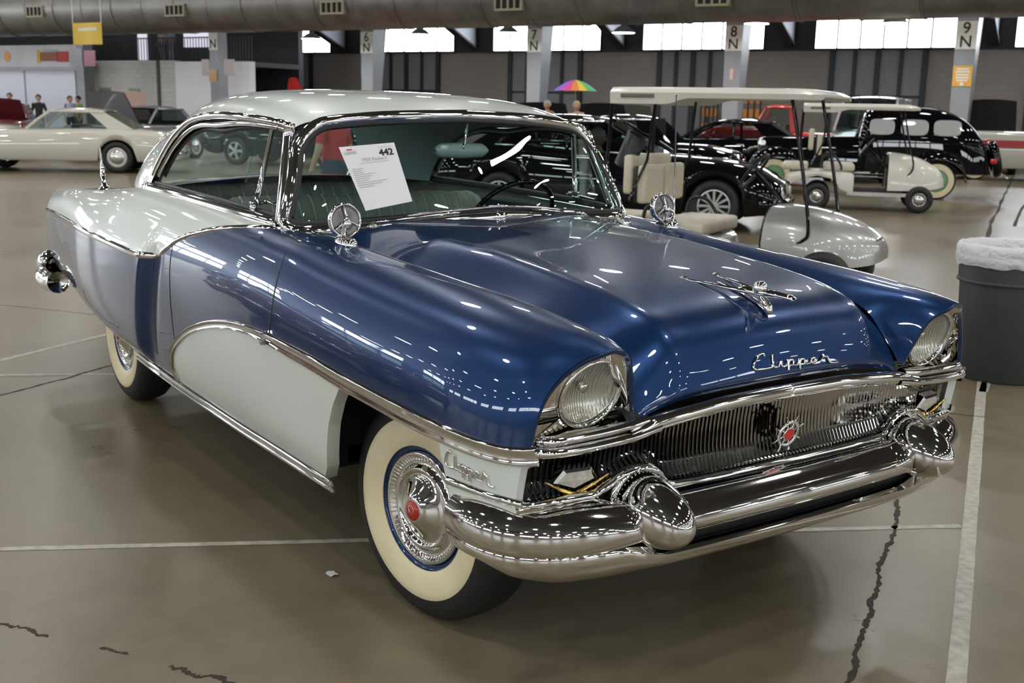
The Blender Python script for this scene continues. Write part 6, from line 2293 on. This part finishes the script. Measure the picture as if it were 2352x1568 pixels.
# bright strip lights / windows on the mezzanine
for px0, px1, py0, py1 in ((314, 338, 76, 138), (420, 480, 76, 108)):
    a0, z1 = px_ab((px0, py0), BC + 2.9); a1, z0 = px_ab((px1, py1), BC + 2.9)
    wn[0] += 1
    o = MB().box((a0, BC + 2.93, z0), (a1, BC + 2.96, z1)).obj('window_%d' % wn[0], pmat('mezz_pane', (.6, .6, .64), .6, emit=.55, ecol=(.85, .85, 1.0)), None, smooth=False); hall_obj(o); tag(o, 'pale lit window at the back of the mezzanine', 'window', kind='structure')
rl = empty('mezzanine_railing'); rl.matrix_world = HM
tag(rl, 'dark metal railing along the mezzanine edge', 'railing')
zr_ = zF + .95
MB().box((aL, BC + .1, zr_ - .05), (aR, BC + .15, zr_)).obj('top_rail', M['darksteel'], rl, smooth=False)
for a in np.linspace(aL, aR, 60):
    MB().box((a - .012, BC + .11, zF), (a + .012, BC + .14, zr_)).obj('baluster', M['darksteel'], rl, smooth=False)
for px, c_, lab, hr in ((372, (.55, .50, .55), 'person in pale striped shirt standing on the mezzanine', hairk), (393, (.30, .42, .55), 'person in blue shirt and white cap standing on the mezzanine', M['signwhite'])):
    p = on_plane((px, 100), E2, E2 @ O2 + BC + .8)
    person('person', lab, (p[0], p[1], zF - .06), rad(-65), cloth(c_), cloth((.25, .32, .42)), hr, 1.55)
# grey fascia and white roll wall further left
BW = 34.0
a0, a1 = px_ab((-120, 180), BW)[0], px_ab((172, 180), BW)[0]
zw = px_ab((80, 161), BW)[1]; zt1 = px_ab((80, 104), BW)[1]
o = MB().box((a0, BW, 0), (a1, BW + .3, zw)).obj('wall_roller', pmat('white_roller_wall', (.66, .67, .78), .5), None, smooth=False); hall_obj(o); tag(o, 'white roller-shutter wall under the banner fascia', 'wall', kind='structure')
am = px_ab((57, 180), BW)[0]
o = MB().box((am - .03, BW - .03, 0), (am + .03, BW - .002, zw)).obj('trim_shutter', M['colgrey'], None, smooth=False); hall_obj(o); tag(o, 'grey upright dividing the shutters', 'trim', kind='structure')
fas = empty('banner_fascia'); fas.matrix_world = HM
tag(fas, 'white banner fascia with an orange disc and a red and yellow picture panel', 'banner')
MB().box((a0, BW - .15, zw - .02), (a1 + .4, BW - .02, zw + .14)).obj('lower_rail', M['colgrey'], fas, smooth=False)
MB().box((a0, BW - .10, zw + .14), (a1 + .4, BW - .02, zt1)).obj('cloth', pmat('banner_white', (.60, .59, .62), .7, noise=.12, nscale=.8), fas, smooth=False)
a_, z_ = px_ab((17, 129), BW - .11)
MB().lathe([(.001, 0), (.23, 0)], 28, Matrix.Translation((a_, BW - .12, z_)) @ Matrix.Rotation(PI / 2, 4, 'Z')).obj('orange_disc', pmat('orange_print', (.75, .33, .08), .6), fas)
for px0, px1, py0, py1, c_, nm in ((84, 94, 115, 144, (.62, .40, .05), 'yellow_block'), (92, 134, 120, 140, (.30, .10, .06), 'brown_block'), (130, 158, 118, 142, (.50, .05, .05), 'red_block'), (98, 132, 114, 120, (.35, .42, .46), 'blue_grey_block')):
    u0, z1 = px_ab((px0, py0), BW - .11); u1, z0 = px_ab((px1, py1), BW - .11)
    MB().box((u0, BW - .125, z0), (u1, BW - .115, z1)).obj(nm, pmat(nm, c_, .7), fas, smooth=False)
# grey columns at the left
for px, py, bb, nm, lab in ((185, 180, 32.5, 'column_4', 'grey column carrying two paper notices'), (492, 150, 33.0, 'column_5', 'grey column with orange notice beside the bright white wall')):
    a = px_ab((px, py), bb)[0]
    r = empty(nm); r.matrix_world = HM; tag(r, lab, 'column', kind='structure')
    MB().box((a - .22, bb, 0), (a + .22, bb + .5, 6.6)).obj('shaft', M['colgrey'], r, smooth=False)
    if nm == 'column_4':
        for px0, px1, py0, py1, c_ in ((160, 190, 112, 152, (.48, .46, .50)), (192, 220, 116, 152, (.60, .30, .38))):
            u0, z1 = px_ab((px0, py0), bb - .02); u1, z0 = px_ab((px1, py1), bb - .02)
            MB().box((u0, bb - .03, z0), (u1, bb - .008, z1)).obj('notice', pmat('notice', c_, .7), r, smooth=False)
    else:
        u0, z1 = px_ab((480, 160), bb - .02); u1, z0 = px_ab((499, 187), bb - .02)
        MB().box((u0, bb - .03, z0), (u1, bb - .008, z1)).obj('notice', pmat('notice', (.62, .42, .22), .7), r, smooth=False)
        MB().box((a - .22, bb - .03, 3.6), (a + .22, bb - .01, 4.4)).obj('number_plate', M['signwhite'], r, smooth=False)
        text_obj('N', .46, M['ink'], r, 'letter', face_m(a, bb - .036, 3.82), offset=.006)
        for px0, px1 in ((462, 480), (513, 538)):
            u0, z1 = px_ab((px0, 136), bb); u1, z0 = px_ab((px1, 174), bb)
            MB().box((u0, bb + .02, z0), (u1, bb + .05, z1)).obj('side_sign', pmat('side_sign', (.50, .44, .42), .6), r, smooth=False)
# yellow banner hanging from the duct
bb = 24.0
u0, z1 = px_ab((166, 53), bb); u1, z0 = px_ab((236, 102), bb)
bn = empty('yellow_banner'); bn.matrix_world = HM
tag(bn, 'yellow banner with a pale lettering band hanging below the duct', 'banner')
G = [[(u0 + (u1 - u0) * s, bb + .03 * math.sin(6 * s), z0 + (z1 - z0) * t) for s in np.linspace(0, 1, 12)] for t in np.linspace(0, 1, 5)]
MB().grid(np.array(G)).obj('cloth', pmat('banner_yellow', (.72, .48, .05), .6), bn)
G = [[(u0 + (u1 - u0) * s, bb - .015 + .03 * math.sin(6 * s), z0 + (z1 - z0) * t) for s in np.linspace(.17, .88, 12)] for t in (.62, .78)]
MB().grid(np.array(G)).obj('lettering_band', pmat('banner_pale', (.75, .70, .50), .6), bn)
for s in (.02, .98):
    MB().tube([(u0 + (u1 - u0) * s, bb, z1), (u0 + (u1 - u0) * (s - .05), bb, Z_CEIL)], .012, 4).obj('cord', M['signwhite'], bn)
# scrap of paper on the floor by the front wheel
ps = at((761, 1320), 2, 0)
G = [[(ps[0] + (i - 2) * .010, ps[1] + (j - 2) * .008, .002 + .006 * abs(math.sin(i * 1.7 + j * 2.3))) for j in range(5)] for i in range(5)]
o = MB().grid(np.array(G)).obj('paper_scrap', M['paper'], None)
tag(o, 'small crumpled paper scrap on the floor ahead of the front whitewall wheel', 'paper')
